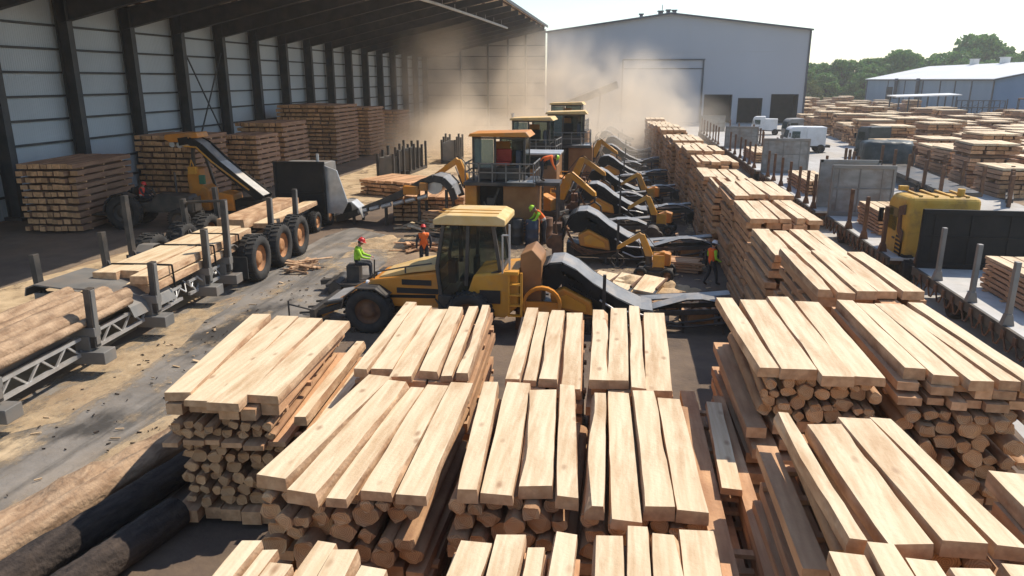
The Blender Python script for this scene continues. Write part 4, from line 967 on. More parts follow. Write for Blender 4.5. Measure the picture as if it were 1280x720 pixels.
for sy in (-1, 1): mb.cyl((-2.4, sy * .5, 1.05), (-3.4, sy * .5, 1.15), .1, n=10, m=0).cyl((-3.4, sy * .5, 1.15), (-4.3, sy * .5, .75), .055, n=8, m=1)
mb.build('hydraulic_cylinder', ['steel', 'lightsteel'], ld)
mb = MB().tube([(-2.6, -1.03, 2.05), (-2.55, -1.03, 2.3), (-1.4, -1.03, 2.55), (-.4, -1.03, 2.72)], .03)
mb.tube([(-1.4, -1.03, 2.3), (-1.4, -1.03, 2.55)], .03); mb.build('bonnet_rail', 'steel', ld)
for sy in (-.7, .7): MB().cyl((-2.93, sy, 1.75), (-3.02, sy, 1.76), .13, n=12).build('headlight', 'white', ld)
MB().prism([(-2.3, 1.3), (-.3, 1.35), (-.3, 1.48), (-2.3, 1.42)], 'y', -1.012, -1.004).build('side_stripe', 'black', ld)
mb = MB()
for q in range(5): mb.tube([(-.3 + q * .05, -1.08, 1.35 - q * .08), (.1, -1.2 - q * .02, .95), (.6, -1.12, 1.1 + q * .06)], .03, 5)
mb.build('hose', 'rubber', ld)
for x, s_ in ((-2.75, 1), (1.0, 1)):
    for sd in (-1, 1):
        o = wheel(ld, (0, 0, 0), .86, .7, sd, 'rust'); o.location = (x, sd * 1.25, .86); o.rotation_euler = (0, 0, R(90))
for sd in (-1, 1):
    mb = MB().sheet([(-1.0, .1), (-.85, .6), (-.35, .95), (.35, .95), (.8, .65)], -.36, .36, .05); mb.v = [(x - 2.75, y + sd * 1.25, z + .86) for x, y, z in mb.v]; mb.build('mudguard', 'steel', ld)
mb = MB()
for y in (-1.0, 1.0): mb.bar((-2.9, y * .6, 1.2), (-4.9, y, .55), .16, .22)
mb.box((-4.0, 0, 1.05), (1.3, 2.0, .1), 0, (0, R(-12), 0)).box((-4.95, 0, .55), (.2, 2.8, .5))
for y in (-1.2, -.4, .4, 1.2): mb.bar((-5.0, y, .4), (-5.9, y, .3), .12, .08)
mb.bar((-5.0, -1.4, .8), (-5.9, -1.3, .95), .06, .06).bar((-5.9, -1.3, .25), (-5.9, -1.3, 1.1), .06, .06)
mb.build('fork_carriage', 'steel', ld, bevel=.02)
MB().box((-3.95, 0, 1.13), (1.2, 1.7, .05), 0, (0, R(-12), 0)).build('carriage_plate', 'lightsteel', ld)

# ---------------------------------------------------------------- sawmill tower machines
def tower(loc, rz, label, s=1.0, low=False, paint='brownpaint', roof='amber', red=True):
    t = thing('sawmill_tower', label, 'sawmill machine', loc, rz, 'sawmill cabs on tall bodies'); t.scale = (s,) * 3
    zp = 3.4
    MB().box((1.15, .2, 1.75), (2.0, 2.6, 3.0)).build('body_panel', paint, t, bevel=.05)
    MB().box((-1.75, .2, 1.75), (.7, 2.6, 3.0)).build('side_column', 'amber', t, bevel=.04)
    MB().box((-.65, .7, 1.75), (1.5, 1.6, 2.95)).build('machine_bay', 'darkbox', t)
    mb = MB().bar((-1.2, -1.0, .4), (-.1, -1.0, 3.0), .12, .12).bar((-.2, -1.05, .4), (-1.0, -1.05, 2.2), .08, .08).cyl((-.7, -.6, 1.0), (-.7, .2, 1.0), .45, n=14).box((-.6, -.75, 2.1), (.5, .3, .6))
    mb.build('drive_linkage', 'steel', t)
    mb = MB()
    for k in range(5): mb.box((1.2, -1.13, .5 + k * .16), (1.5, .05, .07))
    mb.build('louvre', 'steel', t)
    MB().box((0, 0, zp - .1), (4.1, 3.4, .2)).build('platform', 'steel', t, bevel=.02)
    MB().box((1.2, -1.2, zp + .03), (1.5, .9, .05)).build('platform_plate', 'lightsteel', t)
    mb = MB(); P = [(-1.95, 1.6), (-1.95, -1.6), (1.95, -1.6), (1.95, 1.6)]
    for z in (zp + .55, zp + 1.05):
        for a, b in zip(P, P[1:]): mb.bar((*a, z), (*b, z), .06, .06)
    for i in range(6): mb.box((-1.95 + i * .78, -1.6, zp + .55), (.06, .06, 1.1))
    for x in (-1.95, 1.95):
        for y in (-.5, .6, 1.6): mb.box((x, y, zp + .55), (.06, .06, 1.1))
    mb.build('railing', 'greysteel', t)
    cz = zp
    mb = MB()
    for x in (-1.6, -.35, 1.35):
        for y in (-.9, 1.1): mb.box((x, y, cz + 1.25), (.12, .12, 2.5))
    for z in (cz + .7, cz + 2.42):
        for y in (-.9, 1.1): mb.box((-.12, y, z), (2.82, .08, .1))
        for x in (-1.6, 1.35): mb.box((x, .1, z), (.08, 1.9, .1))
    mb.build('cab_frame', 'steel', t)
    MB().box((-.98, -.92, cz + 1.55), (1.1, .03, 1.6)).box((-1.61, .1, cz + 1.55), (.03, 1.8, 1.6)).build('side_window', 'paleglass', t)
    MB().box((.5, 1.12, cz + 1.55), (1.6, .03, 1.6)).box((1.37, .1, cz + 1.55), (.03, 1.8, 1.6)).build('rear_window', 'glass', t)
    MB().box((-.12, .1, cz + .36), (2.6, 1.7, .6)).build('cab_base', 'steel', t, bevel=.03)
    MB().box((.0, -.2, cz + .95), (.9, .8, .18)).box((.0, .25, cz + 1.35), (.9, .18, .75)).build('seat', 'seatred' if red else 'black', t, bevel=.05)
    MB().box((-.2, .95, cz + 1.5), (.9, .1, 1.2)).build('control_cabinet', 'amber', t, bevel=.03)
    MB().box((.95, -.3, cz + 1.2), (.3, .5, 1.0)).build('console', 'bluedrum', t, bevel=.03)
    MB().prism([(-1.85, cz + 2.5), (-1.75, cz + 2.68), (1.45, cz + 2.78), (1.7, cz + 2.5)], 'y', -1.2, 1.35).build('cab_roof', roof, t, bevel=.04)
    mb = MB()
    for k in range(9): mb.box((2.2, 1.0, .35 + k * .36), (.05, .5, .05))
    mb.box((2.2, .75, 1.7), (.06, .06, 3.4)).box((2.2, 1.25, 1.7), (.06, .06, 3.4)); mb.build('ladder', 'steel', t)
    return t
tower((-7.0, 43.0, 0), 0, 'nearest sawmill tower with amber roofed glass cab, railing and red seat', 1.0)
tower((-7.3, 60.5, 0), R(-3), 'second sawmill tower with square cab right behind the nearest one', 1.0, paint='brownpaint', roof='roofyellow', red=False)
tower((-5.1, 66.5, 0), R(2), 'third sawmill tower, its cab beside the second, hazed by dust', 1.04, paint='brownpaint', roof='roofyellow', red=False)
tower((-6.4, 84.0, 0), R(-2), 'farthest sawmill tower, only its roof showing through the dust', 1.08, paint='brownpaint', roof='roofyellow', red=False)
# low intermediate cab
lc = thing('control_cabin', 'low control cabin with pale roof between the first two sawmill towers', 'control cabin', (-5.5, 51.5, 0))
MB().box((0, 0, 1.7), (1.9, 2.2, 3.4)).build('body', 'brownpaint', lc, bevel=.04)
MB().box((-.3, -1.12, 3.55), (1.2, .05, .8)).build('window', 'glass', lc)
MB().box((0, 0, 3.75), (1.8, 2.1, .7)).build('upper_frame', 'steel', lc); MB().box((0, 0, 4.18), (2.4, 2.7, .14)).build('roof', 'lightsteel', lc, bevel=.03)
def drum(loc, label, m):
    t = MB().lathe([(.01, 0), (.33, 0), (.34, .03), (.32, .3), (.345, .33), (.32, .36), (.32, .62), (.345, .65), (.32, .68), (.33, .95), (.31, .97), (.01, .97)], (0, 0, 0), 18).build('steel_drum', m, None, loc)
    tag(t, label, 'drum', 'drums beside the nearest sawmill tower'); t.scale = (1.15, 1.15, 1.5)
drum((-5.0, 40.6, 0), 'dark blue drum under the platform of the nearest sawmill tower', 'bluedrum')
drum((-4.3, 41.5, 0), 'brown rusty drum right of the dark blue drum', 'rust')
drum((-5.9, 40.9, 0), 'black drum left of the dark blue drum', 'steel')

# ---------------------------------------------------------------- conveyors
HUMP = [(0, 1.15), (.05, 1.7), (.3, 2.25), (.75, 2.62), (1.2, 2.66), (1.7, 2.42), (2.3, 1.95), (3.2, 1.42), (4.1, 1.02), (4.5, .98)]
def conveyor(loc, label, s=1.0, rz=0, w_=1.6, prof=HUMP, group='belt conveyors beside the long row', paint='amber', flip=False, beltm='belt'):
    t = thing('belt_conveyor', label, 'conveyor', loc, rz, group); t.scale = (-s if flip else s, s, s)
    MB().sheet(prof, -w_ / 2, w_ / 2, .07, 0, True, 1).build('belt', [beltm, 'black'], t)  # belt top kept pale for sky sheen, underside and edges black for shade
    for sd in (-1, 1):
        mb = MB(); y = sd * (w_ / 2 + .06)
        for (a, b) in zip(prof[3:], prof[4:]): mb.bar((a[0], y, a[1] - .16), (b[0], y, b[1] - .16), .1, .26)
        mb.bar((.3, y, 1.9), (prof[3][0], y, prof[3][1] - .2), .1, .2)
        for q in range(9):
            u0, u1 = 1.5 + q * .3, 1.8 + q * .3
            zz = lambda u: max(.5, 2.35 - (u - 1.4) * .56)
            mb.bar((u0, y, zz(u0) - (.05 if q % 2 else .55)), (u1, y, zz(u1) - (.55 if q % 2 else .05)), .05, .05)
        mb.bar((1.4, y, 1.85), (4.1, y, .38), .07, .07).prism([(1.15, 2.2), (2.3, 1.7), (4.2, .8), (4.2, .3), (1.3, .9)], 'y', y - sd * .12 - .02, y - sd * .12 + .02)
        for q in range(8): mb.cyl((1.5 + q * .33, y - .03, 2.02 - q * .16), (1.5 + q * .33, y + .03, 2.02 - q * .16), .06, n=8)
        mb.build('side_frame', 'black', t)  # frame and inner plate black, painting in the shade under the belt
    mb = MB()
    for q in range(6): mb.tube([(.15 + q * .06, -w_ / 2 - .12, 1.9 - q * .2), (.6 + q * .1, -w_ / 2 - .2, 1.1 - q * .12), (1.4 + q * .3, -w_ / 2 - .18, .5 + .05 * q)], .03, 5)
    mb.box((-.25, -.2, .7), (.5, 1.2, 1.4)).box((-.3, .1, 1.6), (.4, .6, .5)).cyl((-.55, -.5, .9), (-.55, .3, .9), .28, n=12).tube([(-.3, -.5, 1.4), (-.35, -.6, 2.0), (.1, -.6, 2.5)], .05)
    mb.build('drive_unit', 'rust', t)
    MB().cyl((.75, -w_ / 2 + .02, 2.05), (.75, w_ / 2 - .02, 2.05), .5, n=18).build('drum_roller', 'black', t)  # drum coloured black as the shade inside the hump
    MB().cyl((prof[-1][0] - .1, -w_ / 2 + .02, prof[-1][1] - .22), (prof[-1][0] - .1, w_ / 2 - .02, prof[-1][1] - .22), .17, n=12).build('tail_roller', 'steel', t)
    mb = MB().prism([(.9, .95), (.8, 1.5), (1.3, 1.75), (2.3, 1.25), (2.4, .75)], 'y', -w_ / 2 - .28, -w_ / 2 + .25); mb.build('motor_housing', paint, t, bevel=.06)
    MB().prism([(1.15, 1.05), (1.1, 1.4), (1.4, 1.52), (2.1, 1.15), (2.15, .9)], 'y', -w_ / 2 - .33, -w_ / 2 - .27).build('access_panel', 'yellow', t)
    mb = MB().prism([(.2, .25), (.2, 1.0), (1.0, .9), (3.9, .65), (4.3, .25)], 'y', -w_ / 2 + .3, w_ / 2 - .1); mb.build('bed_frame', 'steel', t, bevel=.04)
    for x in (.5, 2.2, 4.0):
        for y in (-w_ / 2, w_ / 2): MB().box((x, y, .5), (.14, .14, 1.0)).box((x, y, .03), (.36, .36, .06)).build('leg', 'steel', t)
    MB().box((2.75, -w_ / 2 - .22, 1.15), (.12, .12, 2.3)).build('guide_post', 'steel', t)
    mb = MB().tube([(2.6, -w_ / 2 - .2, 1.35), (3.2, -w_ / 2 - .3, 1.0), (3.8, -w_ / 2 - .25, .95), (4.3, -w_ / 2 - .15, .8)], .04).tube([(3.0, -w_ / 2 - .2, .7), (3.6, -w_ / 2 - .4, .5), (4.5, -w_ / 2 - .3, .55)], .035)
    mb.build('hydraulic_hose', 'lightsteel', t)
    return t
LOWP = [(0, .85), (.6, .95), (1.3, 1.18), (1.9, 1.38), (2.5, 1.42), (3.1, 1.32), (3.6, 1.12)]
def outfeed(loc, label, s=1.0, rz=0):
    t = thing('outfeed_table', label, 'conveyor', loc, rz, 'low outfeed belts at the foot of the conveyors'); t.scale = (s,) * 3
    MB().sheet(LOWP, -.75, .05, .06, 0, True, 1).build('belt', ['belt', 'black'], t)  # coloured alike: pale sheen on top, black shade beneath
    MB().sheet([(x, z + .12) for x, z in [(0, .85), (1.2, .98), (2.6, 1.1), (3.7, 1.25)]], .3, .95, .06).build('rear_belt', 'belt', t)
    mb = MB().bar((0, -.82, .72), (3.7, -.82, 1.0), .08, .2).bar((0, .12, .75), (3.7, .12, 1.0), .08, .2).bar((-.3, 1.02, .9), (3.8, 1.02, 1.2), .08, .16)
    mb.tube([(.2, -.9, .55), (1.5, -.95, .42), (2.6, -.9, .6), (3.6, -.95, .85)], .05).tube([(.3, -1.0, .35), (1.9, -1.0, .3), (3.4, -1.0, .55)], .04)
    mb.build('side_frame', 'steel', t)
    for x in (.3, 1.8, 3.4):
        for y in (-.75, .95): MB().box((x, y, .4), (.1, .1, .8)).build('leg', 'steel', t)
    MB().box((2.5, -.5, .6), (1.0, .5, .5)).build('gearbox', 'brownpaint', t, bevel=.05)
    MB().box((1.0, -.55, .5), (.5, .4, .35)).build('pump', 'lightsteel', t, bevel=.04)
    MB().cyl((3.9, -.3, .5), (3.9, .6, .5), .42, n=16).cyl((4.25, .2, .3), (4.25, .5, .3), .28, n=14).build('return_roller', 'steel', t)
    return t
CV = [(-3.3, 26.8, 1.0, 'nearest'), (-3.0, 37.6, 1.02, 'second nearest'), (-2.9, 48.5, .98, 'third'), (-2.9, 58.0, .92, 'fourth'), (-2.6, 68.5, .92, 'fifth'), (-2.6, 79.5, .95, 'sixth'), (-2.6, 91, .95, 'seventh')]
for x, y, s, nm in CV:
    conveyor((x, y, 0), f'{nm} humped black belt conveyor in the alley by the long row', s)
    outfeed((x + 4.0 * s, y + .5, 0), f'low outfeed belt at the foot of the {nm} humped conveyor', .92 * s)
def boom_loader(loc, rz, label, s=1.0):
    t = thing('knuckleboom_loader', label, 'log loader', loc, rz, 'log loaders with folded booms in the alley'); t.scale = (s,) * 3
    MB().box((0, 0, .45), (2.6, 1.7, .5)).box((0, 0, .85), (1.6, 1.3, .35)).build('base_frame', 'steel', t, bevel=.05)
    for x in (-1.0, 1.0):
        for sd in (-1, 1):
            o = wheel(t, (0, 0, 0), .48, .36, sd, 'rust'); o.location = (x, sd * .95, .48); o.rotation_euler = (0, 0, R(90))
    MB().prism([(-1.1, 1.0), (-1.1, 1.9), (-.5, 2.05), (.2, 1.75), (.2, 1.0)], 'y', -.7, .1).build('engine_cover', 'amber', t, bevel=.06)
    MB().cyl((.5, .1, 1.0), (.5, .1, 1.7), .25, n=14).build('slewing_post', 'steel', t)
    MB().prism([(.35, 1.6), (.2, 1.9), (.9, 3.35), (1.25, 3.4), (1.3, 3.15), (.75, 1.7)], 'y', 0, .26).build('main_boom', 'yellow', t, bevel=.03)
    MB().prism([(1.05, 3.3), (1.25, 3.5), (2.9, 2.35), (2.95, 2.1), (2.75, 2.1), (1.15, 3.1)], 'y', .02, .24).build('stick', 'yellow', t, bevel=.03)
    mb = MB().cyl((.75, .13, 1.55), (1.1, .13, 2.3), .08, n=10).cyl((1.1, .13, 2.3), (1.35, .13, 2.85), .045, n=8, m=1).cyl((.8, .13, 2.6), (1.3, .13, 3.15), .07, n=10).cyl((1.3, .13, 3.15), (1.9, .13, 3.0), .04, n=8, m=1)
    mb.build('hydraulic_cylinder', ['steel', 'lightsteel'], t)
    mb = MB().cyl((2.86, .13, 2.15), (2.86, .13, 1.75), .07, n=8)
    for sg in (-1, 1): mb.tube([(2.86, .13, 1.75), (2.86 + sg * .42, .13, 1.5), (2.86 + sg * .5, .13, 1.1), (2.86 + sg * .2, .13, .75)], .055, 6)
    mb.build('grapple', 'steel', t)
    mb = MB()
    for q in range(3): mb.tube([(.3, -.05 + q * .03, 1.8), (.1, -.1, 2.4), (.8, -.04 + q * .03, 3.3), (1.2, -.06, 3.55), (2.3, -.05, 2.85)], .025, 5)
    mb.build('hose', 'rubber', t)
    mb = MB().box((-.3, .75, 1.5), (.8, .08, .9)).bar((-.7, .8, 1.0), (-.7, .8, 2.2), .06, .06).bar((.1, .8, 1.0), (.1, .8, 2.2), .06, .06).bar((-.7, .8, 2.2), (.1, .8, 2.2), .06, .06); mb.build('guard_rail', 'yellow', t)
boom_loader((-4.4, 46.8, 0), R(-25), 'yellow folding boom log loader between the first and second sawmill towers', 1.0)
boom_loader((-4.3, 56.4, 0), R(-10), 'yellow folding boom log loader in front of the third sawmill tower', 1.0)
boom_loader((-10.6, 52.0, 0), R(165), 'yellow folding boom log loader left of the second sawmill tower', 1.05)
boom_loader((1.6, 34.4, 0), R(172), 'yellow folding boom log loader near the worker by the long row', .62)
boom_loader((2.2, 45.2, 0), R(168), 'small yellow log loader at the foot of the third conveyor', .66)
boom_loader((1.8, 55.4, 0), R(172), 'small yellow log loader at the foot of the fourth conveyor', .7)
boom_loader((-3.6, 73.5, 0), R(-14), 'yellow log loader hazed by dust right of the third sawmill tower', 1.0)
for q, (x, y, nm) in enumerate([(-2.2, 42.8, 'second nearest'), (-2.2, 53.2, 'third'), (-2.0, 63.4, 'fourth'), (-2.0, 74, 'fifth')]):
    outfeed((x, y, 0), f'spare low belt table standing behind the {nm} humped conveyor', 1.0, R(-4))
lumber_stack('low slab pile on the alley floor behind the nearest conveyor outfeed', (2.6, 36.2), R(80), 1.1, 2.6, 0, .55, 220, n=4, lh=.14)
lumber_stack('low slab pile beside the second sawmill tower', (-3.4, 62.6), R(85), 1.2, 3.0, 0, .8, 221, n=4, lh=.16)
lumber_stack('low slab pile left of the nearest sawmill tower', (-10.9, 45.6), R(80), 1.6, 3.2, 0, .9, 222, n=4, lh=.18)
# thin far conveyor ramps
for i, (x, y) in enumerate(((-3.6, 101), (-3.2, 111))):
    conveyor((x, y, 0), f'{["faint", "faintest"][i]} belt conveyor at the far end, veiled by dust', .95)
def offcuts(loc, label, seed, nb=26, sx=1.3, sy=.9, mm=('board', 'end')):
    rr = random.Random(seed); mb = MB()
    for q in range(nb):
        z = .06 + q / nb * .5 * rr.uniform(.3, 1); L = rr.uniform(.5, 1.7)
        mb.box((rr.gauss(0, sx * .4), rr.gauss(0, sy * .4), z), (rr.uniform(.1, .28), L, rr.uniform(.04, .1)), 0, (rr.uniform(-.18, .18), rr.uniform(-.25, .25), rr.uniform(0, 3.14)), 1)
    return tag(mb.build('offcut_pile', mm, None, loc), label, 'offcut pile', 'piles of offcuts in the machine alley')
for q, (x, y, nm) in enumerate([(3.2, 29.6, 'nearest'), (2.4, 40.6, 'second nearest'), (2.6, 51, 'third'), (1.8, 61.5, 'fourth'), (2.2, 72, 'fifth'), (1.6, 82, 'sixth')]):
    offcuts((x, y, 0), f'heap of brown offcuts behind the {nm} humped conveyor', 600 + q, 34, 1.8, 1.3)
offcuts((-3.6, 35.0, 0), 'heap of offcuts between the loader and the lime helmeted worker', 610, 40, 1.6, 1.2)
offcuts((-10.6, 38.8, 0), 'heap of dark offcuts in front of the nearest sawmill tower', 611, 40, 1.6, 1.0)
offcuts((-12.2, 44.4, 0), 'heap of pale offcuts under the long left conveyor', 612, 30, 1.8, .8, ('sawn', 'end'))
offcuts((-2.9, 46.0, 0), 'heap of offcuts at the foot of the side platform', 613, 30, 1.0, 1.0)
offcuts((-15.6, 33.4, 0), 'heap of bark slabs by the trailer wheels', 614, 24, .6, 1.2, ('wane', 'end'))
mb = MB()
for q in range(7):
    yy = 28.6 + q * .28; mb.tube([(-2.6 + q * .2, yy, .06), (-1.4, yy + .5 * math.sin(q), .05), (-.2 + q * .1, yy + .3, .06), (1.2, yy - .2 * math.cos(q), .05), (2.4, yy + .4, .06)], .045, 6)
tag(mb.build('hose_bundle', 'rubber'), 'tangle of black hoses on the ground behind the nearest humped conveyor', 'hoses')
mb = MB()
for q in range(5): mb.tube([(-12.8 + q * .3, 41.8, .06), (-11.6, 42.4 + q * .15, .06), (-10.2, 41.5 + q * .22, .05), (-9.4, 40.8 + q * .1, .05)], .05, 6)
tag(mb.build('hose_bundle', 'rubber'), 'black hoses lying left of the nearest sawmill tower', 'hoses')
# wooden trays beside the nearest conveyor
mb = MB()
for q in range(3): mb.box((-1.0 + q * 1.05, 0, .55), (.95, 2.6, .08), 0, (0, R(6), 0))
for q in range(4): mb.bar((-1.55 + q * 1.05, -1.4, .75), (-1.55 + q * 1.05, 1.4, .5), .09, .09, 1)
mb.box((0, 0, .25), (3.0, 2.2, .4), 0)
tag(mb.build('slab_rack', ['sawn', 'rust'], None, (.2, 31.4, 0), R(-12)), 'curved rack of pale slabs behind the nearest humped conveyor', 'rack')

# long left conveyor, rising to the right
LP = [(0, .55), (.8, .75), (2.6, 1.45), (4.6, 2.35), (5.9, 3.05), (6.6, 3.3), (7.2, 3.2), (7.7, 2.7), (7.95, 2.0)]
lcv = thing('long_conveyor', 'long black conveyor rising from the dark truck to the nearest tower', 'conveyor', (-18.3, 46.0, 0), R(-2))
MB().sheet(LP, -.8, .8, .08).build('belt', 'belt', lcv)
for sd in (-1, 1):
    mb = MB()
    for a, b in zip(LP, LP[1:]): mb.bar((a[0], sd * .88, a[1] - .2), (b[0], sd * .88, b[1] - .2), .12, .42)
    mb.build('side_frame', 'steel', lcv)
mb = MB().cyl((6.6, -.78, 2.65), (6.6, .78, 2.65), .55, n=18); mb.build('drum_roller', 'lightsteel', lcv)
mb = MB().box((5.2, -1.05, 2.35), (1.0, .35, .55)).box((6.0, -1.05, 2.6), (.5, .35, .5)); mb.build('motor_housing', 'amber', lcv, bevel=.06)
for x, z in ((1.2, .6), (3.4, 1.5), (5.6, 2.5), (7.4, 2.4)):
    for y in (-.8, .8): MB().box((x, y, z / 2), (.16, .16, z)).build('leg', 'steel', lcv)
mb = MB()
for i in range(6): mb.cyl((1.6 + i * .8, -1.0, .85 + i * .2), (2.2 + i * .8, -1.0, 1.02 + i * .2), .14, n=8)
mb.build('return_pipe', 'lightsteel', lcv)
MB().sheet([(-1.0, 1.6), (-.9, .9), (-.5, .55), (.1, .5), (.6, .62)], -.7, .7, .06).build('chute', 'lightsteel', lcv)
MB().cyl((.55, -.7, 1.0), (.55, .7, 1.0), .5, n=16).build('tail_roller', 'rubber', lcv)

# yellow inclined conveyor in the shed
yc = thing('inclined_conveyor', 'yellow inclined conveyor with pale belt rising into the shed', 'conveyor', (-29.4, 46.8, 0), R(3))
YP = [(0.0, 5.25), (.7, 5.35), (1.4, 4.95), (2.6, 3.75), (4.0, 2.6), (5.4, 1.5)]
MB().sheet(YP[:4], -.6, .6, .08).build('upper_belt', 'belt', yc); MB().sheet(YP[3:], -.6, .6, .08).build('lower_belt', 'palebelt', yc)
for sd in (-1, 1):
    mb = MB()
    for a, b in zip(YP, YP[1:]): mb.bar((a[0], sd * .7, a[1] - .22), (b[0], sd * .7, b[1] - .22), .12, .5)
    mb.build('side_frame', 'black', yc)
    mb = MB().tube([(.4, sd * .78, 4.75), (1.2, sd * .78, 4.7), (2.2, sd * .78, 3.75), (3.3, sd * .78, 2.9), (4.6, sd * .78, 1.9)], .06); mb.build('hand_rail', 'yellow', yc)
MB().prism([(-1.0, 5.2), (-.9, 5.5), (1.3, 5.65), (1.4, 5.3), (.6, 5.25), (.4, 5.0), (-.6, 5.0)], 'y', -.75, .75).build('head_housing', 'amber', yc, bevel=.05)
MB().cyl((-.6, -.5, 4.85), (-.6, .5, 4.85), .2, n=10).cyl((-.1, -.5, 4.8), (-.1, .5, 4.8), .2, n=10).build('head_roller', 'lightsteel', yc)
MB().prism([(.5, .5), (.45, 2.9), (.7, 3.35), (1.3, 3.3), (1.5, 2.2), (1.9, 1.9), (1.9, .5)], 'y', -1.0, .4).build('engine_tower', 'amber', yc, bevel=.1)
MB().box((.95, -1.05, 3.2), (.55, .3, .5)).tube([(.8, -1.1, 3.4), (.95, -1.1, 3.9), (1.1, -1.1, 3.4)], .04).build('tool_bag', 'yellow', yc, bevel=.05)
MB().box((1.55, -1.05, 2.6), (.4, .2, .6)).build('control_box', 'green', yc, bevel=.03)
MB().prism([(2.3, .5), (2.2, 1.5), (2.6, 1.75), (3.5, 1.6), (3.6, .5)], 'y', -1.0, .5).build('engine_cover', 'amber', yc, bevel=.08)
MB().box((2.0, 0, .4), (5.0, 1.8, .3)).box((4.7, 0, .8), (2.2, 1.9, .9)).build('base_frame', 'black', yc, bevel=.04)
MB().bar((.2, 0, .5), (.6, 0, 4.9), .2, .2).bar((2.0, .5, .5), (.9, .5, 4.8), .16, .16).build('support_strut', 'steel', yc)
for x in (-.2, 4.2):
    for sd in (-1, 1):
        o = wheel(yc, (0, 0, 0), .42, .3, sd, 'steel'); o.location = (x, sd * .95, .42); o.rotation_euler = (0, 0, R(90))

# steel post racks out on the sawdust
def post_rack(loc, rz, label, n):
    t = thing('post_rack', label, 'steel rack', loc, rz, 'steel post racks on the sawdust strip')
    MB().box((0, 0, .15), (1.6, n * 1.3 + .6, .3)).build('base_frame', 'steel', t)
    for i in range(n + 1):
        for x in (-.75, .75):
            h = 2.3 + .5 * ((i * 7 + int(x > 0) * 3) % 3) / 2
            MB().box((x, -n * .65 + i * 1.3, h / 2 + .3), (.2, .22, h)).build('post', 'steel', t)
    for i in range(n):
        MB().box((-.62, -n * .65 + i * 1.3 + .62, 1.3), (.06, 1.0, 1.9)).box((0, -n * .65 + i * 1.3 + .15, 1.3), (1.2, .06, 1.9)).build('side_plate', 'greysteel', t)
post_rack((-21.2, 66, 0), R(-4), 'nearest steel post rack on the bright sawdust strip', 2)
post_rack((-21.6, 74, 0), R(-2), 'second steel post rack behind the nearest one, on sawdust', 4)
post_rack((-19.6, 84, 0), R(3), 'farthest steel post rack fading into the dust', 4)

# dust chute boom and pipes far back in the dust
mb = MB().bar((-12, 128, 4.2), (-2, 133, 8.2), 1.1, 1.2).bar((-9, 129, 0), (-8.4, 129.6, 5.4), .3, .3).bar((-5, 131, 0), (-4.6, 131, 7), .3, .3)
tag(mb.build('chip_boom', 'steel'), 'slanting chip conveyor boom dim within the dust cloud', 'conveyor boom')
mb = MB()
for x, h in ((0, 4.6), (.7, 4.2), (1.5, 3.6)): mb.cyl((x, 0, 0), (x, 0, h), .16, n=8).box((x, 0, h), (.5, .3, .12))
mb.tube([(0, 0, 2.2), (1.5, 0, 2.2)], .1)
tag(mb.build('vent_pipes', 'lightsteel', None, (-15.2, 101, 0)), 'cluster of pale upright pipes standing in the dust', 'pipes')

# ---------------------------------------------------------------- flatbed trailers along the right
def flatbed(x0, x1, y0, y1, label, hb, hh, stakes_l, stakes_r, axles, hbm='plategrey'):
    t = thing('flatbed_trailer', label, 'flatbed trailer', ((x0 + x1) / 2, y0, 0), 0, 'flatbed trailers lined up right of the long row')
    W = x1 - x0; L = y1 - y0; z = 1.2
    MB().box((0, L / 2, z - .06), (W - .1, L, .12)).build('deck', 'palebelt', t)
    for sd in (-1, 1): MB().box((sd * W / 2, L / 2, z - .16), (.12, L, .36)).build('side_rail', 'steel', t)
    mb = MB()
    for x in (-.6, .6): mb.box((x, L / 2, z - .42), (.2, L, .5))
    k = int(L / 1.1)
    for i in range(k):
        mb.box((0, (i + .5) * L / k, z - .3), (W - .2, .12, .22))
    mb.build('chassis', 'rust', t)
    mb = MB()
    for i in range(int(L / .8)):
        y = (i + .5) * .8
        mb.tube([(-W / 2 - .1, y, z - .25), (-W / 2 - .13, y + .2, z - .62), (-W / 2 - .1, y + .45, z - .66), (-W / 2 - .1, y + .7, z - .28)], .035, 5).box((-W / 2 - .09, y, z - .22), (.07, .2, .3))
    mb.build('lashing_chain', 'rust', t)
    if hb:
        mb = MB().box((0, L - .1, z + hh / 2), (W, .12, hh)); mb.build('headboard', hbm, t, bevel=.04)
        mb = MB().box((-W / 2 + .08, L - .18, z + hh / 2), (.16, .1, hh)).box((W / 2 - .08, L - .18, z + hh / 2), (.16, .1, hh)).box((0, L - .19, z + hh - .1), (W, .12, .22)).box((-W * .05, L - .17, z + hh / 2), (.08, .06, hh))
        mb.box((0, L - .175, z + .12), (W, .1, .24)).box((0, L - .175, z + hh * .55), (W - .3, .06, .08))
        for q in (-.38, .3): mb.box((W * q, L - .17, z + hh / 2), (.07, .05, hh - .2))
        mb.build('headboard_frame', hbm if hbm == 'black' else 'greysteel', t, bevel=.02)
        mb = MB()
        for q in (-1, 1): mb.bar((q * (W / 2 - .3), L + .02, z + hh - .3), (q * (W / 2 - .3), L + .75, z), .1, .1)
        mb.build('headboard_brace', 'rust', t)
    for sd, ys in ((-1, stakes_l), (1, stakes_r)):
        for y in ys:
            x = sd * (W / 2 - .12); h = 2.15
            mb = MB().box((x, y - y0, z + h / 2), (.17, .19, h)).prism([(x - .2, z), (x + .2, z), (x + .1, z + .4), (x - .1, z + .4)], 'y', y - y0 - .12, y - y0 + .12)
            mb.build('stake', 'greysteel' if y < 36 else 'rust', t, bevel=.02)
    for a in axles:
        for sd in (-1, 1): wheel(t, (sd * (W / 2 - .5), a - y0, .5), .5, .5, sd, 'rust')
    return t
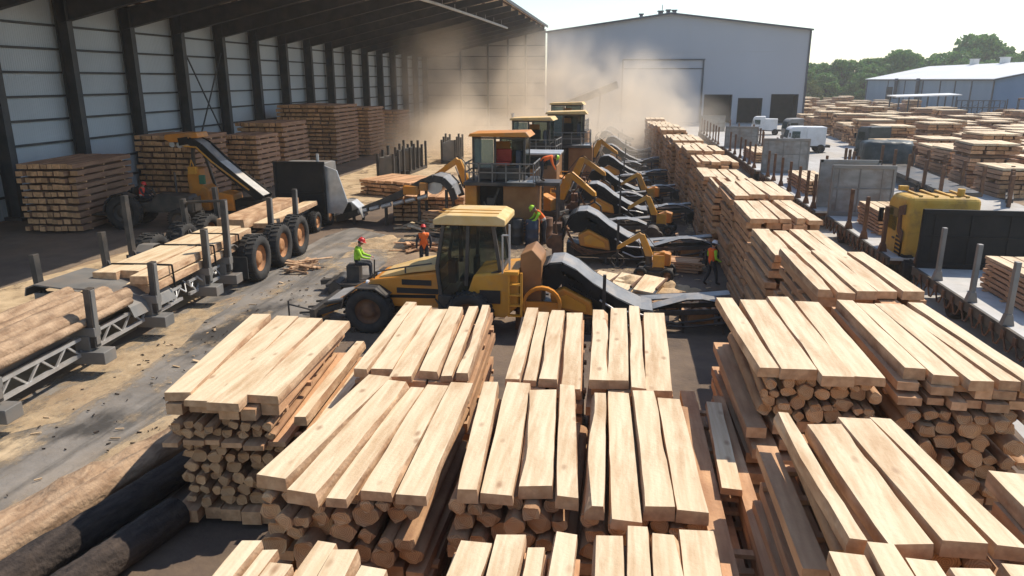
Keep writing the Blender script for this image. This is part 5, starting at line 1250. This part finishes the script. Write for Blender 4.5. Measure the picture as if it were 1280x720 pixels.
flatbed(12.55, 16.9, 13.5, 33.4, 'nearest flatbed trailer with wide black headboard', True, 2.55, (16, 19, 22.2, 25.4, 28.1, 31.2), (16, 19, 22, 25, 28.4), (15.5, 17, 30), 'black')
flatbed(12.05, 15.6, 35.0, 46.2, 'second flatbed trailer with worn grey headboard', True, 3.0, (36.4, 39.3, 42.0), (38, 43), (37, 44))
flatbed(11.7, 15.6, 47.6, 67.5, 'third flatbed trailer with grey headboard and rusty stakes', True, 2.95, (48.6, 50.6, 53, 56, 59, 62, 64.6), (50, 56, 61), (49.6, 51, 63))
flatbed(11.6, 15.4, 69.5, 92.5, 'fourth flatbed trailer, grey headboard near the white trucks', True, 2.5, (71, 74, 77, 80, 84, 88), (72, 80, 88), (72, 73.4, 89))
flatbed(11.3, 15.2, 95, 122, 'farthest flatbed trailer with a row of thin stakes', True, 2.4, (97, 100, 103, 107, 111, 115, 119), (98, 106, 115), (97, 99, 119))
# second grey board behind headboard of second trailer
mb = MB().box((0, 0, 1.5), (3.6, .12, 3.0)).box((0, -.08, 2.92), (3.6, .1, .16)).box((-1.7, -.08, 1.5), (.16, .1, 3.0)).box((1.7, -.08, 1.5), (.16, .1, 3.0)).box((-1.5, .5, .08), (.2, 1.2, .16)).box((1.5, .5, .08), (.2, 1.2, .16))
tag(mb.build('bulkhead', 'plategrey', None, (13.9, 49.2, 1.204)), 'loose grey bulkhead standing on the deck behind the second headboard', 'bulkhead')
# lumber on decks
GD = 'small lumber bundles on the flatbed decks'
def deck_bundle(label, x, y, w_, L, h, seed):
    t = thing('lumber_bundle', label, 'lumber bundle', (x, y, 1.205), 0, GD); stack_parts(t, w_, L, 0, h, random.Random(seed), lh=.2, n=4, mats=('yardboard', 'end'), st=3, jit=.08, sides=.03)
    mb = MB()
    for q in range(4): wood_plank(mb, (-w_ / 2 + w_ * (q + .5) / 4, -L / 2, h + .004), (-w_ / 2 + w_ * (q + .5) / 4, L / 2, h + .004), w_ / 4 * .93, .1, rnd, .4, 5)
    mb.build('top_planks', PL, t)
deck_bundle('lumber bundle on the nearest flatbed, at the right edge', 14.9, 28.2, 2.0, 4.2, 1.15, 501)
deck_bundle('lumber bundle on the second flatbed, behind the yellow cab', 14.1, 42.2, 1.9, 3.8, 1.1, 502)
deck_bundle('long lumber bundle on the third flatbed among rusty stakes', 13.6, 57.5, 2.0, 6.5, .9, 503)
deck_bundle('lumber bundle on the fourth flatbed before the white trucks', 13.4, 79, 2.0, 7, .9, 504)
plank_thing((15.9, 25.2, 2.5), (15.9, 27.4, 2.5), .9, .22, rnd, 'short thick block on the bundle at the right edge', GP)

# ---------------------------------------------------------------- trucks on the right
def cab_truck(loc, rz, label, paint, s=1.0, tail=3.0, mark=False, name='truck_cab'):
    """front faces local +y"""
    t = thing('parked_truck', label, 'truck', loc, rz); t.scale = (s,) * 3
    MB().prism([(-1.0, .7), (1.05, .7), (1.2, 1.5), (.95, 2.75), (.6, 3.0), (-1.0, 3.05)], 'x', -1.2, 1.2).build('cab', paint, t, bevel=.12)
    MB().prism([(1.16, 1.72), (.99, 2.6), (1.03, 2.6), (1.2, 1.72)], 'x', -1.05, 1.05).build('windscreen', 'glass', t)
    for sd in (-1, 1):
        MB().prism([(.75, 1.7), (.65, 2.5), (-.25, 2.5), (-.25, 1.7)], 'x', sd * 1.21 - .02, sd * 1.21 + .02).build('side_window', 'glass', t)
        d_ = MB().box((sd * 1.215, .25, 1.55), (.03, 1.15, 1.3)).build('door', paint, t, bevel=.01); MB().box((sd * 1.25, -.15, 1.45), (.04, .2, .05)).build('handle', 'steel', d_)
        MB().box((sd * 1.4, .95, 2.1), (.15, .1, .5)).bar((sd * 1.2, 1, 2.3), (sd * 1.4, .95, 2.3), .04, .04).build('mirror', 'black', t)
        MB().box((sd * .85, 1.13, 1.05), (.4, .1, .22)).build('headlight', 'white', t)
        for y in (.5, -tail + .3): wheel(t, (sd * 1.0, y, .5), .5, .4, sd, 'steel')
    MB().box((0, 1.1, .6), (2.4, .2, .4)).build('bumper', 'steel', t, bevel=.04)
    MB().box((0, -tail / 2 - .3, .75), (1.1, tail + 1.2, .3)).build('chassis', 'steel', t)
    if mark:
        for sd in (-1, 1): MB().prism([(.1, 1.3), (.5, 1.45), (.2, 1.55), (.6, 1.75), (-.1, 1.6), (-.3, 1.45)], 'x', sd * 1.235 - .006, sd * 1.235 + .006).build('door_mark', 'black', t)
    return t
cab_truck((14.2, 36.6, 0), 0, 'battered yellow truck cab behind the wide black headboard', 'oldyellow', 1.3, 1.2)
yt = bpy.data.objects['parked_truck']
for ch in yt.children:
    if ch.name.startswith('cab') and ch.modifiers: ch.modifiers[0].width = .38; ch.modifiers[0].segments = 4
mb = MB()
for q in range(4): mb.box((-.75 + q * .5, -.1, 3.06), (.1, 1.5, .05))
mb.box((-.9, .5, 3.15), (.3, .2, .16)).cyl((.6, -.6, 3.05), (.6, -.6, 3.3), .12, n=10); mb.build('roof_fitting', 'oldyellow', yt)
mb = MB().prism([(-.95, .8), (-.95, 1.45), (-.45, 1.75), (-.35, 2.6), (-.9, 2.75), (-.9, 2.4), (-.62, 2.35), (-.7, 1.9), (-.95, 1.8)], 'x', -1.26, -1.2); mb.build('side_rib', 'rust', yt)
mb = MB()
for q in range(5): mb.box((-1.225, -.62, 1.0 + q * .14), (.03, .5, .06))
mb.build('side_vent', 'darkbox', yt)
t = cab_truck((21.6, 101.5, 0), R(90), 'white truck with dark mark on the door, beyond the third flatbed', 'white', 1.08, 3.0, True)
MB().box((0, -2.1, 1.9), (2.3, 2.2, 2.2)).build('box_body', 'white', t, bevel=.05)
t = cab_truck((22.3, 134, 0), R(80), 'white truck parked before the warehouse dock openings', 'white', 1.0, 3.0)
MB().box((0, -2.0, 1.7), (2.2, 2.0, 1.9)).build('box_body', 'white', t, bevel=.05)
cab_truck((24.6, 118, 0), R(95), 'grey truck between the two white trucks and the yard stacks', 'plategrey', 1.15, 3.4)
cab_truck((29.4, 96, 0), R(20), 'dark truck parked at the edge of the far yard stacks', 'tarp', 1.2, 3.6)
yard_tractor((80.5, 172, 0), R(150), 'rusty tractor with cab right of the small shelter', 'rust', s=1.9, cab=True)
def post_row(x0, y0, dx, dy, n, h, label, seed):
    rr = random.Random(seed); t = thing('stake_frame', label, 'stake frame', (x0, y0, 0), 0, 'stake frames standing in the yard')
    MB().bar((0, 0, .5), (dx * (n - 1), dy * (n - 1), .5), .5, .3).build('base_beam', 'steel', t)
    for i in range(n): MB().box((dx * i, dy * i, h / 2), (.22, .22, h + rr.uniform(-.2, .2))).build('post', 'rust', t)
post_row(20.4, 70, .35, 2.6, 4, 2.6, 'row of rusty stakes left of the covered truck', 1)
post_row(17.8, 103, .2, 3.2, 5, 2.6, 'row of rusty stakes beside the white trucks', 2)
post_row(27.8, 58.5, .9, 2.0, 4, 2.4, 'row of rusty stakes right of the covered truck bed', 3)
# black tarp covered truck
bt = thing('covered_truck', 'truck under a crumpled dark tarpaulin with open stake bed', 'truck', (25.9, 80, 0), R(-4))
nx, nz = 18, 8; vs = []; rb = random.Random(4)
import itertools
def rr_box(u, v):   # rounded box surface param
    a = 2 * math.pi * u; c, s_ = math.cos(a), math.sin(a); k = (abs(c) ** 5 + abs(s_) ** 5) ** (-.2)
    return c * k, s_ * k
prof = [(1.0, .5), (1.04, 1.2), (1.0, 2.0), (.98, 2.7), (.93, 3.0), (.8, 3.12), (.45, 3.18), (.01, 3.2)]
n = 44
for rad, z in prof:
    for i in range(n):
        x, y = rr_box(i / n, 0); f = mnoise.noise((x * 3, y * 3, z * 1.6)) * .1 + mnoise.noise((x * 8, y * 8, z * 3)) * .04
        vs.append((x * 2.35 * rad * (1 + f), y * 1.7 * rad * (1 + f), z * (1 + f * .35)))
mb = MB().add(vs, [(k * n + i, k * n + (i + 1) % n, (k + 1) * n + (i + 1) % n, (k + 1) * n + i) for k in range(len(prof) - 1) for i in range(n)], 0, True)
mb.build('tarpaulin', 'tarp', bt)
MB().box((0, -12, .95), (2.6, 20, .3)).box((0, -12, .65), (1.0, 20, .4)).build('bed_frame', 'steel', bt)
for y in (-4, -8.5, -13, -17.5, -21.6):
    for sd in (-1, 1): MB().box((sd * 1.35, y, 1.9), (.22, .22, 2.2)).build('stake', 'rust', bt)
for y in (0, -16, -18, -20):
    for sd in (-1, 1): wheel(bt, (sd * 1.1, y, .55), .55, .45, sd, 'steel')

# ---------------------------------------------------------------- people
def person(loc, rz, label, pose, top='lime', helmet='helmetred', s=1.0, sleeves='shirtdark', band='band', vest_side=None):
    """pose: joint positions in a frame facing +y (x to the person's right), z up from the ground"""
    J = dict(pel=(0, 0, .95), waist=(0, 0, 1.1), chest=(0, 0.01, 1.33), neck=(0, .01, 1.5), head=(0, .03, 1.56),
             rs=(.19, 0, 1.43), re=(.27, .0, 1.15), rw=(.26, .12, .92), rh=(.26, .16, .86), ls=(-.19, 0, 1.43), le=(-.27, .0, 1.15), lw=(-.26, .12, .92), lh=(-.26, .16, .86),
             rhip=(.1, 0, .9), rk=(.11, .03, .5), ra=(.11, -.02, .09), rt=(.12, .16, .04), lhip=(-.1, 0, .9), lk=(-.11, .03, .5), la=(-.11, -.02, .09), lt=(-.12, .16, .04))
    J.update(pose)
    rad = dict(pel=.145, waist=.135, chest=.155, neck=.06, head=.062, rs=.075, re=.05, rw=.036, rh=.04, ls=.075, le=.05, lw=.036, lh=.04, rhip=.1, rk=.068, ra=.048, rt=.042, lhip=.1, lk=.068, la=.048, lt=.042)
    E_ = [('pel', 'waist'), ('waist', 'chest'), ('chest', 'neck'), ('neck', 'head'), ('chest', 'rs'), ('rs', 're'), ('re', 'rw'), ('rw', 'rh'), ('chest', 'ls'), ('ls', 'le'), ('le', 'lw'), ('lw', 'lh'),
          ('pel', 'rhip'), ('rhip', 'rk'), ('rk', 'ra'), ('ra', 'rt'), ('pel', 'lhip'), ('lhip', 'lk'), ('lk', 'la'), ('la', 'lt')]
    ks = list(J); me = bpy.data.meshes.new('skel'); me.from_pydata([J[k] for k in ks], [(ks.index(a), ks.index(b)) for a, b in E_], [])
    ob = bpy.data.objects.new('skel', me); COL.objects.link(ob)
    sk = ob.modifiers.new('skin', 'SKIN'); sk.use_smooth_shade = True
    for k, v in zip(ks, me.skin_vertices[0].data): v.radius = (rad[k], rad[k] * (.78 if k in ('pel', 'waist', 'chest') else 1)); v.use_root = k == 'pel'
    sb = ob.modifiers.new('sub', 'SUBSURF'); sb.levels = 1; sb.render_levels = 1
    dg = bpy.context.evaluated_depsgraph_get(); ev = bpy.data.meshes.new_from_object(ob.evaluated_get(dg)); bpy.data.objects.remove(ob)
    V = [v.co.copy() for v in ev.vertices]; F = [tuple(p.vertices) for p in ev.polygons]
    seg = lambda p, a, b: ((p - (a + (b - a) * max(0, min(1, (p - a).dot(b - a) / max(1e-9, (b - a).length_squared))))).length)
    G = {'torso': [('pel', 'waist'), ('waist', 'chest'), ('chest', 'neck'), ('chest', 'rs'), ('chest', 'ls')], 'arm': [('rs', 're'), ('ls', 'le')], 'fore': [('re', 'rw'), ('le', 'lw'), ('rw', 'rh'), ('lw', 'lh')],
         'head': [('neck', 'head')], 'leg': [('rhip', 'rk'), ('lhip', 'lk'), ('rk', 'ra'), ('lk', 'la'), ('pel', 'rhip'), ('pel', 'lhip')], 'foot': [('ra', 'rt'), ('la', 'lt')]}
    vj = {k: Vector(v) for k, v in J.items()}
    def reg(c):
        return min((min(seg(c, vj[a], vj[b]) for a, b in L), g) for g, L in G.items())[1]
    mats = ['skin', sleeves, 'trouser', 'boot', 'eye']
    mi = {'torso': 1, 'arm': 1, 'fore': 1 if sleeves != 'skin' else 0, 'head': 0, 'leg': 2, 'foot': 3}
    mb = MB(); torso = []
    regs = []
    for f in F:
        c = sum((V[i] for i in f), Vector()) / len(f); g = reg(c); regs.append(g)
        if g == 'torso': torso.append(f)
    mb.add(V, F, [mi[g] for g in regs], True)
    # head with face
    hc = vj['head'] + (vj['head'] - vj['neck']).normalized() * .09
    up = (vj['head'] - vj['neck']).normalized(); tilt = up.rotation_difference(Vector((0, 0, 1))).inverted()
    fy = pose.get('look', 0)
    HM = tilt.to_matrix() @ Matrix.Rotation(fy, 3, 'Z')
    def hp(p): return hc + HM @ Vector(p)
    hb = MB(); hb.lathe([(.001, -.118), (.04, -.112), (.062, -.085), (.074, -.04), (.081, .01), (.082, .05), (.072, .09), (.045, .118), (.001, .126)], (0, 0, 0), 16, 0, 'z', (.92, 1.1, 1))
    hb.add([(-.014, .085, .012), (.014, .085, .012), (.017, .098, -.028), (-.017, .098, -.028), (0, .112, -.026)], [(0, 1, 4), (1, 2, 4), (2, 3, 4), (3, 0, 4)], 0)
    for sx in (-1, 1):
        hb.lathe([(.001, -.012), (.01, -.006), (.012, 0), (.01, .006), (.001, .012)], (sx * .03, .083, .012), 8, 4)
        hb.lathe([(.001, -.03), (.016, -.015), (.018, .01), (.001, .03)], (sx * .078, 0, -.005), 8, 0, 'z', (.5, 1, 1))
    hb.box((0, .083, -.06), (.045, .012, .01), 1)
    mb.add([hp(v) for v in hb.v], hb.f, hb.m, True)
    # hands: palm is the skin tip; five fingers
    for w_, h_, e_, sd in (('rw', 'rh', 're', 1), ('lw', 'lh', 'le', -1)):
        d = (vj[h_] - vj[e_]).normalized(); sidev = d.cross(Vector((0, 0, 1)));
        sidev = sidev.normalized() if sidev.length > .1 else Vector((1, 0, 0)); nv = sidev.cross(d).normalized()
        for q, (o_, l_) in enumerate(((-.028, .075), (-.01, .088), (.009, .082), (.027, .066))):
            a = vj[h_] + sidev * o_ + d * .015; b = a + d * l_ * .55 - nv * .012; c = b + d * l_ * .35 - nv * .035
            mb.cyl(a, b, .011, .01, 6, 0).cyl(b, c, .01, .007, 6, 0)
        a = vj[h_] - d * .01 + sidev * -.03 * sd; b = a + d * .03 - sidev * .035 * sd; c = b + d * .035 - nv * .01
        mb.cyl(a, b, .013, .011, 6, 0).cyl(b, c, .011, .008, 6, 0)
    bod = mb.build('person', mats, None, loc, rz); bod.scale = (s,) * 3
    tag(bod, label, 'person')
    # vest: torso faces pushed out, with reflective bands
    vids = sorted({i for f in torso for i in f}); mp = {i: k for k, i in enumerate(vids)}
    nm = {i: Vector() for i in vids}
    for f in torso:
        nn = (V[f[1]] - V[f[0]]).cross(V[f[2]] - V[f[0]])
        for i in f: nm[i] += nn
    vb = MB(); vv = [V[i] + nm[i].normalized() * .016 for i in vids]; ax = (vj['chest'] - vj['pel']).normalized()
    fm = []
    for f in torso:
        c = sum((V[i] for i in f), Vector()) / len(f); h = (c - vj['pel']).dot(ax); fm.append(1 if .12 < h < .19 else 0)
    vb.add(vv, [tuple(mp[i] for i in f) for f in torso], fm, True)
    o = vb.build('vest', [top, band], bod); sol = o.modifiers.new('solid', 'SOLIDIFY'); sol.thickness = .012; sol.offset = 0
    hm = MB().lathe([(.128, -.004), (.118, .0), (.108, .012), (.104, .05), (.085, .09), (.05, .115), (.001, .122)], (0, .004, .045), 18, 0, 'z', (.95, 1.12, 1))
    hm.box((0, .13, .05), (.14, .07, .012)).box((0, 0, .165), (.02, .16, .02))
    hm.v = [tuple(hp(v)) for v in hm.v]; hm.build('helmet', helmet, bod)
    hr = MB().lathe([(.084, -.05), (.088, .0), (.086, .05)], (0, -.008, 0), 14, 0, 'z', (.95, 1.08, 1)); hr.v = [tuple(hp(v)) for v in hr.v if True]
    hr.f = [f for f in hr.f if sum(((Vector(hr.v[i]) - hc) @ (HM @ Vector((0, 1, 0)))) for i in f) / 4 < .02]; hr.m = hr.m[:len(hr.f)]; hr.sm = hr.sm[:len(hr.f)]
    hr.build('hair', 'hair', bod)
    return bod
SIT = dict(pel=(0, -.05, .62), waist=(0, -.04, .78), chest=(0, .02, 1.0), neck=(0, .05, 1.17), head=(0, .08, 1.23), rs=(.19, .02, 1.1), re=(.27, .14, .85), rw=(.2, .36, .78), rh=(.19, .43, .78), ls=(-.19, .02, 1.1), le=(-.27, .14, .85), lw=(-.2, .36, .78), lh=(-.19, .43, .78),
           rhip=(.1, -.02, .6), rk=(.14, .4, .58), ra=(.14, .4, .14), rt=(.14, .57, .08), lhip=(-.1, -.02, .6), lk=(-.14, .4, .58), la=(-.14, .4, .14), lt=(-.14, .57, .08))
LEAN = dict(waist=(0, .05, 1.1), chest=(0, .2, 1.28), neck=(0, .33, 1.4), head=(0, .39, 1.44), rs=(.19, .27, 1.34), re=(.26, .42, 1.08), rw=(.2, .62, .98), rh=(.19, .69, .97), ls=(-.19, .27, 1.34), le=(-.26, .42, 1.08), lw=(-.2, .62, .98), lh=(-.19, .69, .97))
BEND = dict(waist=(0, .12, 1.08), chest=(0, .36, 1.14), neck=(0, .52, 1.16), head=(0, .58, 1.15), rs=(.19, .43, 1.15), re=(.22, .5, .86), rw=(.18, .62, .62), rh=(.18, .66, .55), ls=(-.19, .43, 1.15), le=(-.22, .5, .86), lw=(-.18, .62, .62), lh=(-.18, .66, .55))
WALK = dict(rk=(.11, .16, .52), ra=(.11, .2, .1), rt=(.11, .38, .05), lk=(-.11, -.02, .5), la=(-.11, -.24, .13), lt=(-.11, -.08, .04), re=(.3, -.06, 1.16), rw=(.3, .16, 1.02), rh=(.3, .23, 1.0), le=(-.3, .02, 1.15), lw=(-.22, .24, 1.1), lh=(-.2, .31, 1.1))
person((-11.45, 30.4, .45), R(-75), 'person in lime shirt and red helmet sitting left of the wheel loader', SIT, 'lime', 'helmetred', 1.3, 'lime', 'lime')
mb = MB().box((0, 0, .4), (2.4, 1.7, .1)).box((-.1, 0, .8), (.55, .7, .7)).bar((-1.1, -.8, .1), (1.1, -.8, .35), .12, .14).bar((-1.1, .8, .1), (1.1, .8, .35), .12, .14).cyl((-.8, -.9, .3), (-.8, .9, .3), .28, n=14).cyl((.8, -.9, .3), (.8, .9, .3), .28, n=14).bar((.7, .3, .4), (.75, .3, 1.3), .06, .06).bar((-1.6, 0, .35), (-1.1, 0, .4), .3, .2)
tag(mb.build('rider_cart', 'steel', None, (-11.55, 30.4, 0), R(8)), 'low dark cart carrying the seated worker in the lime shirt', 'cart')
person((-9.45, 34.0, 0), R(20), 'person in orange vest and red helmet standing behind the loader bonnet', {}, 'orange', 'helmetred', 1.28)
person((-4.35, 40.9, .0), R(110), 'person in lime helmet leaning beside the nearest sawmill tower', LEAN, 'orange', 'helmetlime', 1.4, 'lime')
person((-4.7, 42.4, 3.4), R(-80), 'person in orange jacket bending over on the tower platform', BEND, 'orange', 'helmetlime', 1.2, 'orange', 'orange')
mb = MB().box((0, 0, 3.3), (1.3, 1.6, .19)).box((.5, .6, 1.6), (.12, .12, 3.2)).box((.5, -.6, 1.6), (.12, .12, 3.2))
tag(mb.build('side_platform', 'steel', None, (-4.25, 42.6, 0)), 'narrow steel side platform under the worker in the orange jacket', 'platform')
person((4.05, 33.4, 0), R(-60), 'person in red and lime vest with white helmet beside the long row', WALK, 'orange', 'helmetwhite', 1.16, 'lime', 'lime')
person((-30.15, 42.75, 1.12), R(-78), 'person in red vest and red helmet driving the dark tractor', SIT, 'redvest', 'helmetred', 1.15)

# ---------------------------------------------------------------- air
def volbox(name, x0, x1, y0, y1, z0, z1, m):
    o = MB().box(((x0 + x1) / 2, (y0 + y1) / 2, (z0 + z1) / 2), (x1 - x0, y1 - y0, z1 - z0)).build(name, [])
    o.data.materials.clear(); o.data.materials.append(m); return tag(o, kind='stuff')
hz = bpy.data.materials.new('haze_air'); t, N, L = nt(hz); out = N.new('ShaderNodeOutputMaterial'); pv = N.new('ShaderNodeVolumePrincipled')
pv.inputs['Color'].default_value = (.86, .88, .88, 1); pv.inputs['Density'].default_value = .00035; pv.inputs['Anisotropy'].default_value = .3; L.new(pv.outputs[0], out.inputs['Volume'])
volbox('haze', -1210, 1210, -310, 1210, -1, 42, hz)
dm = bpy.data.materials.new('blown_sawdust'); t, N, L = nt(dm); out = N.new('ShaderNodeOutputMaterial'); pv = N.new('ShaderNodeVolumePrincipled'); L.new(pv.outputs[0], out.inputs['Volume'])
pv.inputs['Color'].default_value = (.95, .85, .71, 1); pv.inputs['Anisotropy'].default_value = .35
tc = N.new('ShaderNodeTexCoord')
nz_ = N.new('ShaderNodeTexNoise'); nz_.inputs['Scale'].default_value = .12; nz_.inputs['Detail'].default_value = 5; nz_.inputs['Roughness'].default_value = .6; nz_.inputs['Distortion'].default_value = 1.1
L.new(tc.outputs['Object'], nz_.inputs['Vector'])
nr = N.new('ShaderNodeMapRange'); nr.inputs[1].default_value = .4; nr.inputs[2].default_value = .66; L.new(nz_.outputs[0], nr.inputs[0])
acc = None
BL = [((-22.5, 97, 1.5), (13, 19, 6), .34), ((-26, 106, 9), (8, 14, 11), .26), ((-12, 124, 4), (14, 20, 10), .2), ((0, 124, 4.5), (12, 20, 12), .3), ((-4, 106, 2), (20, 34, 5), .12), ((9, 122, 3), (8, 18, 5), .1), ((-14, 130, 11), (16, 14, 9), .13), ((-3, 84, 1.5), (10, 22, 4), .05)]
for c, sz, dn in BL:
    sub = N.new('ShaderNodeVectorMath'); sub.operation = 'SUBTRACT'; L.new(tc.outputs['Object'], sub.inputs[0]); sub.inputs[1].default_value = c
    dv = N.new('ShaderNodeVectorMath'); dv.operation = 'DIVIDE'; L.new(sub.outputs[0], dv.inputs[0]); dv.inputs[1].default_value = sz
    ln = N.new('ShaderNodeVectorMath'); ln.operation = 'LENGTH'; L.new(dv.outputs[0], ln.inputs[0])
    mr = N.new('ShaderNodeMapRange'); mr.interpolation_type = 'SMOOTHSTEP'; mr.inputs[1].default_value = 1.0; mr.inputs[2].default_value = .1; mr.inputs[3].default_value = 0; mr.inputs[4].default_value = dn
    L.new(ln.outputs['Value'], mr.inputs[0])
    if acc is None: acc = mr.outputs[0]
    else:
        ad = N.new('ShaderNodeMath'); L.new(acc, ad.inputs[0]); L.new(mr.outputs[0], ad.inputs[1]); acc = ad.outputs[0]
ml = N.new('ShaderNodeMath'); ml.operation = 'MULTIPLY'; L.new(acc, ml.inputs[0]); L.new(nr.outputs[0], ml.inputs[1]); L.new(ml.outputs[0], pv.inputs['Density'])
volbox('dust_cloud', -38, 22, 58, 147, .05, 20, dm)
